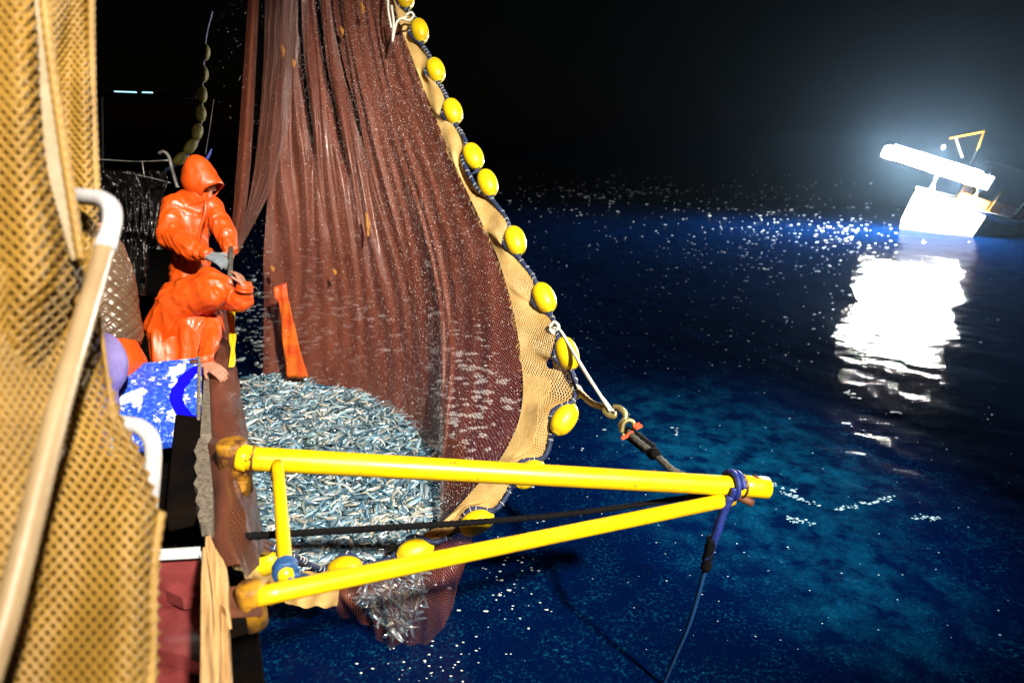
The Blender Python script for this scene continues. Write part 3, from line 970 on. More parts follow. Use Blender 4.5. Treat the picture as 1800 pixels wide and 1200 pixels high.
FL = [((712, -4), 18, 5.98), ((738, 55), 14, 5.84), ((766, 124), 18, 5.7), ((796, 196), 18, 5.52), ((832, 275), 22, 5.32), ((857, 322), 20, 5.2),
      ((906, 423), 16, 5.0), ((957, 523), 24, 4.8), ((997, 621), 20, 4.5), ((992, 736), -32, 4.34), ((930, 832), -48, 4.33), ((838, 917), -62, 4.30),
      ((730, 968), -72, 4.20), ((607, 1000), 96, 4.08), ((466, 990), 124, 3.66), ((383, 969), 112, 3.2)]
def img_axis(px, py, t, deg, lean):
    """axis whose picture direction is deg clockwise of 'up', leaning in depth"""
    a = P(px, py, t)
    s = 30
    b = P(px + s * math.sin(R(deg)), py - s * math.cos(R(deg)), t + lean * s / FPX * t)
    return nrm(b - a)
cork_pts = [P(700, -70, 6.12)]
for k, ((x, y), deg, tt) in enumerate(FL):
    c = P(x, y, tt); ax = img_axis(x, y, tt, -deg, 0.30 if k < 9 else 0.0)
    if k >= 13: ax = -ax
    toc = nrm(np.array((0, 0, CAM_H)) - c)
    side = nrm(np.cross(toc, ax))
    if k >= 9 and side[2] < 0: side = -side
    if k < 9 and side[0] > 0: side = -side
    q = 1.0 if k < 14 else .8
    e0, e1 = c + ax * .15 * q + side * .015, c - ax * .15 * q + side * .015
    if np.linalg.norm(e1 - cork_pts[-1]) < np.linalg.norm(e0 - cork_pts[-1]): e0, e1 = e1, e0
    m = c + side * .094 * q
    if k == 5: cork_pts += [m, e1]
    elif k == 4: cork_pts += [e0, m]
    else: cork_pts += [e0, m, e1]
INNER = [(683, -60, 6.1), (690, 0, 5.98), (720, 90, 5.85), (765, 205, 5.6), (800, 290, 5.4), (832, 360, 5.25), (870, 440, 5.1), (893, 510, 4.95), (905, 560, 4.85), (918, 650, 4.7), (914, 735, 4.55), (880, 805, 4.5), (830, 865, 4.45), (780, 915, 4.42), (735, 950, 4.4), (690, 985, 4.36)]
CORK3 = catmull(cork_pts, 700)
INN3 = catmull([P(*q) for q in INNER], 400)
ckpx = catmull(CORK3[:int(np.argmin(np.linalg.norm(CORK3 - P(690, 975, 4.25), axis=1)))], 400)
def strip_surf(uu, vv):
    idx = vv * 399
    f = lambda arr: np.stack([np.interp(idx, np.arange(400), arr[:, k]) for k in range(3)], -1)
    a, b = f(INN3), f(ckpx)
    p = a * (1 - uu[..., None]) + b * uu[..., None]
    p = p + (0.03 * np.sin(uu * 3.14) * np.sin(vv * 24 + 2 * uu) + 0.012 * np.sin(vv * 70 + uu * 6))[..., None] * np.array((0.1, -1, .1))
    return p
HOLE = P(967, 637, 4.58)
selv = netting(strip_surf, 19, 330, 0.0036, M['tan'], 'tan_selvedge', net, lambda p, q: (np.linalg.norm(((p + q) / 2 - HOLE) * np.array((1.6, .35, .9)), axis=1) < 0.042))
selv['label'] = 'coarser tan net border along the float line, with a small hole'
# doubled, bunched tan net near the lower fold
def strip2(uu, vv):
    p = strip_surf(np.clip(uu * .55, 0, 1), 0.72 + vv * 0.27)
    return p + np.array((0, -.02, .015))
netting(strip2, 14, 120, 0.0034, M['tan'], 'tan_fold', net)
def strip3(uu, vv):
    a = np.array([P(*q) for q in [(392, 962, 3.35), (440, 985, 3.6), (520, 1006, 3.9), (600, 1004, 4.1)]])
    b = np.array([P(*q) for q in [(398, 985, 3.3), (440, 1020, 3.45), (520, 1066, 3.9), (592, 1066, 4.15)]])
    f = lambda arr: np.stack([np.interp(vv, np.linspace(0, 1, 4), arr[:, k]) for k in range(3)], -1)
    p = f(a) * (1 - uu[..., None]) + f(b) * uu[..., None]
    return p + (0.02 * np.sin(vv * 40 + uu * 3))[..., None] * np.array((0.2, -1, .3))
netting(strip3, 16, 110, 0.0040, M['tan'], 'tan_flap', net)
# loose tan twine ends along the seam
mb = MB()
for k in range(150):
    t_ = random.uniform(0.05, .95)
    a = INN3[int(t_ * 399)]
    L = random.uniform(.01, .05) * (3 if random.random() < .06 else 1)
    mb.add(*tube([a, a + np.array((random.uniform(-.02, .01), -.02, -L * .5)), a + np.array((random.uniform(-.03, .02), -.025, -L))], 0.0016, 4, 5))
mb.build('frayed_seam', M['tan'], net)['kind'] = 'stuff'

#SECTION_CORK
# ------------------------------------------------------------------ float line and floats
line = mk('float_line', *rope(CORK3[::2], 0.017, n=900, pitch=0.05, sides=12), M['navy'])
tag(line, 'thick navy rope along the net edge that carries the yellow floats', 'rope')
# white twine lashings round the line
mb = MB()
t3, n3, b3 = frames(CORK3)
for k in range(4, 690, 3):
    if random.random() < .45:
        continue
    c = CORK3[k] + np.array((random.uniform(-.004, .004),) * 3)
    tl = random.uniform(-.5, .5)
    ax = nrm(t3[k] + tl * n3[k])
    a = nrm(np.cross(ax, b3[k])); b = np.cross(ax, a)
    pts = [c + 0.019 * (math.cos(q) * a + math.sin(q) * b) for q in np.linspace(0, 6.283, 11)]
    mb.add(*tube(pts, 0.0024, 4, None))
mb.build('twine_lashing', M['twine'], line)['kind'] = 'stuff'

names = ['topmost yellow float at the upper edge of the picture', 'second yellow float from the top, beside a white twine knot', 'third yellow float from the top of the float line',
         'fourth yellow float from the top of the float line', 'upper of the two yellow floats touching each other', 'lower of the two yellow floats touching each other',
         'yellow float just below the touching pair, before dark sea', 'yellow float beside the widening tan net border', 'yellow float crossed by a pale twine line near the hole in the tan net',
         'yellow float tilted left below the tan rope and hook', 'yellow float half hidden behind the upper yellow tube', 'yellow float crossed by the black rope',
         'yellow float resting on the lower yellow tube beside the blue lashed rope', 'mostly hidden yellow float above the lower tube at the fish edge', 'yellow float beside the foot of the short yellow strut', 'yellow float touching the split timber at the ship rail']
def float_mesh(nm):
    L, r, n = 0.125, 0.084, 20
    prof = []
    for i in range(15):
        a = math.pi * i / 14
        x = -math.cos(a) * L
        prof.append((x, max(0.026, r * math.sin(a) ** 0.78)))
    prof = [(-L * 1.0, 0.011)] + prof + [(L * 1.0, 0.011)]
    v = [(q * math.cos(2 * math.pi * j / n), q * math.sin(2 * math.pi * j / n), x) for x, q in prof for j in range(n)]
    f = [(i * n + j, i * n + (j + 1) % n, (i + 1) * n + (j + 1) % n, (i + 1) * n + j) for i in range(len(prof) - 1) for j in range(n)]
    me = bpy.data.meshes.new(nm)
    me.from_pydata(v, [], f); me.materials.append(M['float'])
    me.polygons.foreach_set('use_smooth', [True] * len(f)); me.update()
    return me
FM = float_mesh('net_float')
for k, ((x, y), deg, tt) in enumerate(FL):
    o = bpy.data.objects.new('net_float', FM); COL.objects.link(o)
    o.location = P(x, y, tt)
    ax = img_axis(x, y, tt, -deg, 0.35)
    sz = 1.0 if k not in (14, 15) else 0.82
    o.rotation_mode = 'QUATERNION'
    o.rotation_quaternion = Vector(ax).to_track_quat('Z', 'Y')
    sq = random.uniform(.96, 1.04)
    o.scale = (sz * sq, sz / sq, sz)
    tag(o, names[k], 'float', 'yellow floats on the float line')
# short cord through each float, hitched to the line at both ends
for k, ((x, y), deg, tt) in enumerate(FL):
    ax = img_axis(x, y, tt, -deg, 0.35)
    c = P(x, y, tt)
    q = 1.0 if k < 14 else .8
    j0 = np.argmin(np.linalg.norm(CORK3 - (c + ax * .165 * q), axis=1)); j1 = np.argmin(np.linalg.norm(CORK3 - (c - ax * .165 * q), axis=1))
    mk('float_becket', *rope([CORK3[j0], c + ax * .12 * q, c, c - ax * .12 * q, CORK3[j1]], .010, n=30), M['navy'], line)

# a second float line far back in the dark
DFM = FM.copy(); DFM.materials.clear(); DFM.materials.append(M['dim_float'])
mb_pts = [(372, 20, 9.2), (362, 60, 9.1), (358, 95, 9), (355, 140, 9), (354, 180, 9), (352, 220, 9), (346, 250, 9), (332, 268, 8.9), (316, 285, 8.9), (290, 300, 8.9)]
bl = mk('dark_float_line', *rope([P(*q) for q in mb_pts], 0.02, n=200), M['navy'])
tag(bl, 'dark rope with dim floats hanging in the darkness behind the hooded worker', 'rope')
for k, (x, y, deg, lab) in enumerate([(360, 92, 4, 'topmost dim float of the chain in the dark'), (357, 130, 2, 'second dim float from the top in the dark'), (355, 166, 0, 'third dim float of the dark chain'),
                                      (353, 200, 2, 'fourth dim float of the dark chain'), (347, 232, 14, 'dim float where the dark chain starts to curve'), (335, 258, 38, 'dim float above the rail in the dark'), (318, 279, 52, 'lowest dim float of the dark chain beside the hood')]):
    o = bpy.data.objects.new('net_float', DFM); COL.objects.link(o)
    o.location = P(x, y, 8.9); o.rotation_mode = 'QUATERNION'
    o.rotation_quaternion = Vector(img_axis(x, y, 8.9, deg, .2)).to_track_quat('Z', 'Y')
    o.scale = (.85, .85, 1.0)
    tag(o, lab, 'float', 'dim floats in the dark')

# twine knot at the top of the net
mb = MB()
for pts in ([(688, 10, 5.7), (692, 40, 5.7), (690, 72, 5.7)], [(715, 30, 5.75), (700, 36, 5.7), (694, 52, 5.7), (690, 74, 5.7)], [(712, 28, 5.75), (722, 22, 5.75), (727, 28, 5.75), (720, 36, 5.75), (708, 34, 5.72)], [(684, -40, 5.75), (682, 10, 5.72), (688, 50, 5.7)]):
    mb.add(*tube([P(*q) for q in pts], 0.011, 6, 16))
o = mb.build('twine_knot', M['twine'])
tag(o, 'knotted white twine with loose ends near the top of the float line', 'twine')

# line, hook and rope that haul the float line to the boom
tw = mk('hauling_twine', *tube([P(972, 576, 4.6), P(984, 580, 4.55), P(1000, 605, 4.42), P(1030, 655, 4.2), P(1073, 722, 4.0)], 0.011, 8, 40), M['twine'])
tag(tw, 'pale doubled twine running from the float line to the hook', 'twine')
v, f = tube([P(968, 580, 4.6), P(988, 586, 4.55), P(1006, 618, 4.4), P(1036, 668, 4.18), P(1078, 722, 4.0)], 0.008, 8, 40)
mk('second_strand', v, f, M['twine'], tw)
v, f = tube([P(966, 574, 4.6), P(974, 566, 4.58), P(982, 574, 4.56), P(974, 586, 4.58), P(966, 578, 4.6)], 0.012, 8, 30)
mk('knot', v, f, M['twine'], tw)
tr = mk('tan_rope', *rope([P(1003, 684, 4.44), P(1018, 688, 4.36), P(1040, 708, 4.22), P(1060, 715, 4.1), P(1070, 722, 4.04)], 0.020, pitch=.05), M['tan_rope'])
tag(tr, 'short frayed tan rope knotted between float line and hook', 'rope')
v, f = tube([P(1004, 676, 4.44), P(1016, 680, 4.38), P(1022, 692, 4.36), P(1012, 698, 4.38), P(1004, 690, 4.42), P(1010, 680, 4.38)], 0.016, 8, 40)
mk('knot', v, f, M['twine'], tr)
hk = mk('cargo_hook', *tube([P(1066, 712, 4.05), P(1064, 722, 4.05), P(1072, 730, 4.02), P(1080, 731, 4.0), P(1082, 722, 4.0)], [0.012, .02, .021, .018, .01], 12, 30), M['brass'])
tag(hk, 'brass coloured hook joining pale twine to the black rope', 'hook')
v, f = tube([P(1078, 714, 4.0), P(1088, 716, 3.98), P(1098, 726, 3.95), P(1099, 736, 3.94), P(1092, 746, 3.93), P(1094, 758, 3.92)], [0.014, .018, .019, .019, .016], 12, 40)
mk('hook_shank', v, f, M['brass'], hk)
v, f = tube([P(1093, 760, 3.9), P(1096, 744, 3.9), P(1106, 738, 3.9), P(1114, 744, 3.9), P(1113, 756, 3.9), P(1104, 768, 3.9), P(1094, 762, 3.9)], .014, 10, 40)
mk('hook_eye', v, f, M['brass'], hk)
br = mk('black_hauling_rope', *rope([P(1104, 758, 3.88), P(1118, 772, 3.8), P(1140, 790, 3.7), P(1160, 806, 3.58), P(1186, 828, 3.46), P(1240, 850, 3.36), P(1285, 862, 3.28)], 0.018, pitch=.05), M['dark_rope'])
tag(br, 'knotted dark rope from the hook down to the boom tip', 'rope')
mb = MB()
for k in range(7):
    c = P(1098 + 4.5 * k, 757 + 3.6 * k, 3.88 - .012 * k)
    mb.add(*[q for q in tube([c + 0.034 * (math.cos(a) * nrm((1, 0, .8)) * (0.9) + math.sin(a) * np.array((0, 1, 0))) + np.array((.01 * a, 0, -.006 * a)) for a in np.linspace(0, 6.5, 14)], .013, 7)])
mb.build('knot', M['black'], br)
mb = MB()
for c in (P(1148, 799, 3.62), P(1151, 797, 3.6), P(1145, 796, 3.64)):
    mb.add(*blob(c, I3, (.033, .026, .032), 10, 7))
mb.build('knot', M['black'], br)
mb = MB()
for (x, y) in ((1119, 747), (1123, 750), (1098, 768), (1108, 762)):
    c = P(x, y, 3.84)
    mb.add(*box(c, nrm((1, .3, .4)), nrm((-.3, 1, 0)), nrm((-.4, 0, 1)), .022, .004, .010))
mb.build('orange_scrap', M['red_scrap'], br, False)

#SECTION_FISH
# ------------------------------------------------------------------ fish
def fish_geo(bend, seed):
    r = random.Random(seed)
    xs = [-.5, -.47, -.36, -.18, .04, .24, .36, .40]
    hh = [.004, .035, .075, .098, .092, .060, .028, .022]
    n = 8
    v, c = [], []
    for x, h in zip(xs, hh):
        yb = bend * (x * x * 1.6 - .1)
        for j in range(n):
            a = 2 * math.pi * j / n + math.pi / 8
            v.append((x, yb + math.cos(a) * h * .62, math.sin(a) * h))
            s = math.sin(a)
            if s > .5: k = (0.045, 0.115, 0.165)
            elif s > 0: k = (0.22, 0.35, 0.43)
            elif s > -.5: k = (0.46, 0.55, 0.61)
            else: k = (0.68, 0.70, 0.69)
            c.append(k)
    f = [(i * n + j, i * n + (j + 1) % n, (i + 1) * n + (j + 1) % n, (i + 1) * n + j) for i in range(len(xs) - 1) for j in range(n)]
    f.append(tuple(range(n))[::-1])
    b = len(v)
    yb = bend * (.16 * 1.6 - .1); ye = bend * (.27 * 1.6 - .1)
    v += [(.38, yb, .018), (.38, yb, -.018), (.52, ye, .085), (.46, ye, 0), (.52, ye, -.085)]
    c += [(.14, .22, .26)] * 5
    f += [(b, b + 2, b + 3), (b, b + 3, b + 1), (b + 1, b + 3, b + 4)]
    # dorsal fin, eye spot
    b = len(v)
    v += [(-.08, bend * -.09, .092), (.08, bend * -.09, .088), (.06, bend * -.09, .125), (-.05, bend * -.09, .135)]
    c += [(.07, .12, .15)] * 4
    f += [(b, b + 1, b + 2, b + 3)]
    return np.array(v), f, np.array(c)
FISH = [fish_geo(b, i) for i, b in enumerate((-.5, -.25, 0, .2, .4, .65))]
tint = [(1, 1, 1), (.8, 1.05, 1.2), (1.25, 1.08, .88), (.65, .9, 1.05), (1.35, 1.32, 1.28), (.55, .75, .9)]
FM_ = []
for (v_, f_, c_), tn in zip(FISH, tint):
    me = bpy.data.meshes.new('sardine')
    me.from_pydata([tuple(q) for q in v_], [], f_)
    me.polygons.foreach_set('use_smooth', [True] * len(f_))
    a = me.color_attributes.new('Col', 'FLOAT_COLOR', 'POINT')
    cc = np.ones((len(v_), 4)); cc[:, :3] = np.clip(c_ * np.array(tn), 0, .9)
    a.data.foreach_set('color', cc.ravel())
    me.materials.append(M['fish']); me.update()
    FM_.append(me)

POLY = [(424, 668), (445, 656), (500, 655), (545, 660), (600, 676), (640, 690), (680, 706), (712, 730), (740, 752), (760, 776), (766, 850), (770, 905), (735, 945), (690, 975), (620, 1000), (560, 1012), (490, 990), (440, 965), (424, 960)]
def inside(x, y, poly):
    r = False
    for i in range(len(poly)):
        (x1, y1), (x2, y2) = poly[i], poly[i - 1]
        if (y1 > y) != (y2 > y) and x < (x2 - x1) * (y - y1) / (y2 - y1) + x1:
            r = not r
    return r
def heap(px, py):
    p = P(px, py, tf(py))
    h = noise.noise(Vector((p[0] * 1.7, p[1] * 1.7, 0))) * .10 + noise.noise(Vector((p[0] * 6, p[1] * 6, 3))) * .025
    return p + np.array((0, 0, h))
def fish_rot(flat=True):
    yaw = random.uniform(0, 6.283)
    roll = random.gauss(0, 1.0) + (math.pi / 2 if random.random() < .5 else -math.pi / 2)
    pit = random.gauss(0, .2)
    from mathutils import Euler
    return Euler((roll, pit, yaw), 'XYZ')
def belly_rot():
    from mathutils import Matrix
    n_ = Vector((0.05, -.93, .36)).normalized()
    a = Vector((1, 0, 0)); a = (a - n_ * a.dot(n_)).normalized(); b = n_.cross(a)
    th = random.uniform(0, 6.283)
    x = a * math.cos(th) + b * math.sin(th) + n_ * random.gauss(0, .12); x.normalize()
    y = n_.cross(x).normalized() if random.random() < .4 else (n_ + Vector((random.gauss(0, .3), 0, random.gauss(0, .3)))).normalized()
    y = (y - x * y.dot(x)).normalized(); z = x.cross(y)
    return Matrix((x, y, z)).transposed().to_euler()
pts = []
cnt = 0
while len(pts) < 4200:
    x, y = random.uniform(420, 775), random.uniform(650, 1015)
    if inside(x, y, POLY) and random.random() < tf(y) ** 2.2 / 7.1 ** 2.2:
        pts.append((x, y))
vis = [p for p in pts if (p[1] > 845 or p[1] < 780) and not (470 < p[0] < 510) and p[0] > 440 and p[0] < 750]
vis.sort(key=lambda p: -p[1] + random.uniform(-60, 60))
top = vis[:300]
ts = set(top)
rest = [p for p in pts if p not in ts]
SV, SF, SCc = [], [], []
nb = 0
def put(c, L, e, k, tn):
    global nb
    v_, f_, c_ = FISH[k]
    Mx = np.array(e.to_matrix())
    SV.append((v_ * L) @ Mx.T + c)
    SF.extend(tuple(i + nb for i in q) for q in f_)
    SCc.append(np.clip(c_ * np.array(tn) * random.uniform(.6, 1.45), 0, .9))
    nb += len(v_)
for (x, y) in rest:
    c = heap(x, y) + np.array((0, 0, random.uniform(-.045, .03)))
    put(c, random.choice((.13, .17, .19, .22)) * random.uniform(.92, 1.1), fish_rot(), random.randrange(6), random.choice(tint))
# the mass of fish below the top layer: a rumpled bed
bed = []
for (x, y) in [(x, y) for y in range(652, 1020, 9) for x in range(420, 778, 9)]:
    bed.append(heap(x, y) + np.array((0, 0, -.05)))
nx_ = len(range(420, 778, 9)); ny_ = len(range(652, 1020, 9))
cells = []
gx, gy = list(range(420, 778, 9)), list(range(652, 1020, 9))
for j in range(ny_ - 1):
    for i in range(nx_ - 1):
        if inside(gx[i] + 4, gy[j] + 4, POLY):
            cells.append((nb + j * nx_ + i, nb + j * nx_ + i + 1, nb + (j + 1) * nx_ + i + 1, nb + (j + 1) * nx_ + i))
SV.append(np.array(bed)); SF += cells; SCc.append(np.full((len(bed), 3), (0.06, 0.10, 0.12))); nb += len(bed)
# fish pressed against the belly of the bag
for _ in range(520):
    x, y = random.uniform(610, 765), random.uniform(990, 1135)
    if inside(x, y, [(632, 1012), (740, 990), (746, 1040), (732, 1100), (692, 1116), (658, 1086), (638, 1055)]):
        put(P(x, y, 4.24 + abs(y - 1060) / 420 + abs(x - 695) / 700 + random.uniform(0, .06)), random.uniform(.13, .17), belly_rot(), random.randrange(6), random.choice(tint))
hp = mk('fish_heap', np.concatenate(SV), SF, M['fish'], None, True, cols=np.concatenate(SCc))
tag(hp, 'mass of small silver-blue fish filling the net bag', 'fish', kind='stuff')
for (x, y) in top:
    o = bpy.data.objects.new('sardine', random.choice(FM_)); COL.objects.link(o)
    o.location = heap(x, y) + np.array((0, 0, random.uniform(.02, .045)))
    o.rotation_euler = fish_rot()
    s = random.uniform(.15, .24)
    o.scale = (s, s, s)
    tag(o, 'small silver-blue fish lying on top of the near fish heap', 'fish', 'small fish on top of the near heap')

# flung water drops, and white specks put in as wet glints on the net
V8 = np.array([(1, 0, 0), (-1, 0, 0), (0, 1, 0), (0, -1, 0), (0, 0, 1), (0, 0, -1)], float)
F8 = [(0, 2, 4), (2, 1, 4), (1, 3, 4), (3, 0, 4), (2, 0, 5), (1, 2, 5), (3, 1, 5), (0, 3, 5)]
mb = MB()
for _ in range(16000):
    j = int((random.random() ** .8) * NV); i = int(random.random() ** .75 * NU)
    c = CURT[j, i] + np.array((random.uniform(-.02, .02), -random.uniform(.004, .03), random.uniform(-.02, .02)))
    r = random.uniform(.0014, .0036) * (1.7 if random.random() < .07 else 1)
    mb.add(c + V8 * r, F8)
for _ in range(420):
    x, y, t_ = random.gauss(440, 30), random.uniform(-10, 640), random.uniform(4.2, 6.5)
    mb.add(P(x, y, t_) + V8 * random.uniform(.0010, .003), F8)
for _ in range(500):
    x, y, t_ = random.uniform(430, 760), random.uniform(500, 760), random.uniform(4.2, 6.5)
    mb.add(P(x, y, t_) + V8 * random.uniform(.0012, .0035), F8)
o = mb.build('spray_and_glints', M['drop_glint'])
tag(o, 'tiny water drops and added white glint specks on and around the wet net', 'spray', kind='stuff')

#SECTION_PEOPLE
# ------------------------------------------------------------------ people
def crease(amp=.012, sc=5.0, seed=0.0, stretch=(1, 1, .55)):
    def fn(c):
        p = Vector((c.x * stretch[0] * sc + seed, c.y * stretch[1] * sc, c.z * stretch[2] * sc))
        return amp * (.6 - 2.2 * abs(noise.noise(p))) + amp * .5 * noise.noise(p * 2.3)
    return fn

class Garment(MB):
    """limbs of cloth that remember their axes, so that folds run round sleeves and down the back"""
    def __init__(s):
        super().__init__(); s.seg = []
    def limb(s, a, b, ra, rb, mode, amp=1.0):
        s.add(*capsule(a, b, ra, rb, 18))
        s.seg.append((Vector(a), Vector(b), (ra + rb) / 2, mode, amp))
        return s
    def folds(s, amp, seed):
        def fn(c):
            W, D = 0.0, 0.0
            for k, (a, b, r, mode, am) in enumerate(s.seg):
                ab = b - a
                t = max(-.2, min(1.2, (c - a).dot(ab) / ab.length_squared))
                q = c - (a + ab * t)
                d = q.length / r
                w = math.exp(-((max(0, abs(d - 1) - .05)) / .22) ** 2) + 1e-4
                e = q.normalized()
                ss = t * ab.length
                if mode == 'sleeve':
                    p = Vector((ss * 13 + e.z * 1.3, e.x * .8 + seed + k * 3.1, e.y * .8 + e.z * .8))
                    f = .62 - 1.7 * math.sqrt(abs(noise.noise(p))) + .3 * noise.noise(p * 2.2)
                    am2 = am * .55
                elif mode == 'drape':
                    p = Vector((ss * 2.4 + seed, e.x * 1.5 + k * 1.3, e.y * 1.5 + e.z * 1.5))
                    f = .62 - 1.6 * math.sqrt(abs(noise.noise(p))) + .2 * noise.noise(p * 2.4)
                    am2 = am
                else:
                    p = Vector((c.x * 4.5 + seed, c.y * 4.5, c.z * 4.5))
                    f = .55 - 1.6 * math.sqrt(abs(noise.noise(p)))
                    am2 = am * .6
                W += w; D += w * f * am2
            return amp * D / W
        return fn

def hand(mb, wrist, direction, back, size=1.0, curl=0.7, side=1):
    """a hand with palm, four bent fingers and a thumb leaving the side of the palm"""
    d = nrm(direction)
    b = nrm(np.asarray(back) - d * np.dot(back, d))        # back of the hand
    w = np.cross(d, b) * side
    s = size
    for q in (-.028, -.01, .01, .028):
        mb.add(*capsule(np.asarray(wrist) + w * q * .7 * s, np.asarray(wrist) + d * .085 * s + w * q * s, .017 * s, .014 * s, 10))
    for k, (off, L) in enumerate(((-.031, .068), (-.0105, .078), (.0105, .074), (.031, .058))):
        p = np.asarray(wrist) + d * .088 * s + w * off * s
        ang = curl * .5
        for seg, fr in enumerate((.45, .32, .23)):
            q = p + (d * math.cos(ang) - b * math.sin(ang)) * L * fr * 1.05 * s
            mb.add(*capsule(p, q, (.0105 - .0012 * seg) * s, (.0098 - .0014 * seg) * s, 8))
            p = q; ang += curl * .75
    p = np.asarray(wrist) + d * .03 * s - w * .030 * s
    e = nrm(d * .75 - w * .75 - b * .25)
    for L, r in ((.038, .013), (.028, .011)):
        q = p + e * L * s
        mb.add(*capsule(p, q, r * s, r * .88 * s, 8))
        p = q; e = nrm(e + d * .5 - b * .4 * curl)
    return mb

def head_geo(mb, c, face, up, s=1.0):
    f = nrm(face); u_ = nrm(np.asarray(up) - f * np.dot(up, f)); w = np.cross(f, u_)
    ax = np.array([w, f, u_])
    mb.add(*blob(c + u_ * .03 * s, ax, (.073 * s, .090 * s, .085 * s)))
    mb.add(*blob(c + f * .022 * s - u_ * .045 * s, ax, (.055 * s, .062 * s, .068 * s)))
    mb.add(*capsule(c + f * .088 * s + u_ * .018 * s, c + f * .108 * s - u_ * .018 * s, .010 * s, .014 * s, 8))
    mb.add(*blob(c + f * .074 * s - u_ * .095 * s, ax, (.024 * s, .02 * s, .018 * s), 8, 6))
    mb.add(*capsule(c + f * .082 * s + u_ * .034 * s - w * .035 * s, c + f * .082 * s + u_ * .034 * s + w * .035 * s, .011 * s, .011 * s, 8))
    mb.add(*capsule(c + f * .082 * s - u_ * .052 * s - w * .018 * s, c + f * .082 * s - u_ * .052 * s + w * .018 * s, .009 * s, .009 * s, 8))
    for q in (-1, 1):
        mb.add(*blob(c + w * q * .078 * s, ax, (.010 * s, .02 * s, .03 * s), 8, 6))
    mb.add(*capsule(c - u_ * .06 * s - f * .01 * s, c - u_ * .17 * s - f * .03 * s, .052 * s, .058 * s))
    return f, u_, w

def hood_shell(name, c, face, up, rad, mat, parent, opening=0.62, brim=.035):
    """cloth hood: an open shell round the head with a stiff brim at the opening"""
    f = nrm(face); u_ = nrm(np.asarray(up) - f * np.dot(up, f)); w = np.cross(f, u_)
    n, m = 36, 22
    v, fc = [], []
    for i in range(m + 1):
        th = opening + (math.pi * .93 - opening) * i / m
        for j in range(n):
            ph = 2 * math.pi * j / n
            rr = rad
            lx, lu = math.sin(th) * math.cos(ph), math.sin(th) * math.sin(ph)
            p = c + f * math.cos(th) * rr * 1.06 + w * lx * rr * .96 + u_ * lu * rr * 1.08
            pk = nrm(np.array((-.12, 0, 1.0)))
            dd = max(0.0, float(np.dot(nrm(p - c), pk)))
            p = c + (p - c) * (.95 + .36 * dd ** 5)
            if i <= 2: p = p + f * brim * (1 - i / 3) * (.35 + .65 * max(0, math.sin(ph)))
            k = noise.noise(Vector(p) * 14) * .008 + noise.noise(Vector(p) * 30) * .003
            v.append(p + nrm(p - c) * k)
    for i in range(m):
        for j in range(n):
            k = (j + 1) % n
            fc.append((i * n + j, i * n + k, (i + 1) * n + k, (i + 1) * n + j))
    fc.append(tuple(m * n + j for j in range(n)))
    o = mk(name, v, fc, mat, parent)
    s = o.modifiers.new('thick', 'SOLIDIFY'); s.thickness = .006; s.offset = 0
    return o

# --- the hooded worker standing at the rail
H1 = P(354, 321, 4.42)
w1 = empty('person', P(345, 780, 4.6), 'standing person in hooded orange oilskins looking down at their hands', 'person')
face1 = nrm(P(394, 368, 4.40) - H1)
body = MB()
head_geo(body, H1 + np.array((0, 0, -.01)), face1, (.3, 0.1, 1))
fused('head', body, M['skin'], w1, .0055, 2)
g_ = MB()
hand(g_, P(366, 448, 4.18), P(392, 459, 4.15) - P(366, 448, 4.18), (0.2, -.5, .8), 1.05, .8, 1)
fused('glove', g_, M['glove'], w1, .0055, 2)
g_ = MB()
hand(g_, P(405, 444, 4.38), P(397, 464, 4.30) - P(405, 444, 4.38), (0.7, -.5, .3), .92, .9, -1)
fused('hand', g_, M['skin'], w1, .0055, 2)
hip = P(337, 505, 4.55)
J = Garment()
J.limb(hip, P(333, 445, 4.52), .125, .135, 'drape')
J.limb(P(333, 445, 4.52), P(328, 392, 4.46), .135, .142, 'drape')
J.limb(P(316, 370, 4.44), P(366, 364, 4.5), .115, .095, 'free')
J.limb(P(332, 356, 4.46), P(350, 342, 4.43), .108, .085, 'free')
J.limb(P(308, 366, 4.40), P(299, 414, 4.32), .098, .088, 'sleeve')
J.limb(P(299, 414, 4.32), P(338, 439, 4.22), .088, .074, 'sleeve')
J.limb(P(338, 439, 4.22), P(362, 446, 4.19), .072, .046, 'sleeve')
J.limb(P(374, 368, 4.50), P(397, 412, 4.45), .076, .078, 'sleeve')
J.limb(P(397, 412, 4.45), P(405, 438, 4.40), .078, .052, 'sleeve')
fused('jacket', J, M['orange'], w1, .0085, 3, J.folds(.027, 1.0))
mk('cuff', *tube([P(360, 445.5, 4.19), P(368, 447.5, 4.18)], [.049, .043, .046], 14, 5), M['orange'], w1)
mk('cuff', *tube([P(404.6, 434, 4.41), P(405.4, 442, 4.395)], [.056, .049, .053], 14, 5), M['orange'], w1)
pl0 = [P(362, 352, 4.33), P(360, 376, 4.325), P(352, 402, 4.335), P(348, 430, 4.37), P(346, 455, 4.40)]
mk('placket', *tube(pl0, .012, 6, 20), M['orange'], w1)
Tm = Garment()
Tm.limb(hip + (0, 0, .05), hip + (0, 0, -.08), .140, .145, 'drape')
Tm.limb(hip + (-.07, 0, -.08), hip + (-.09, 0, -.80), .105, .085, 'drape'); Tm.limb(hip + (.08, 0, -.08), hip + (.09, .03, -.80), .105, .085, 'drape')
fused('trousers', Tm, M['orange'], w1, .014, 3, Tm.folds(.022, 5.0))
hood_shell('hood', H1 + np.array((-.006, 0, .016)), face1 + np.array((.12, 0.05, .10)), (.25, .1, 1), .122, M['orange'], w1, .74, .055)
bt = MB()
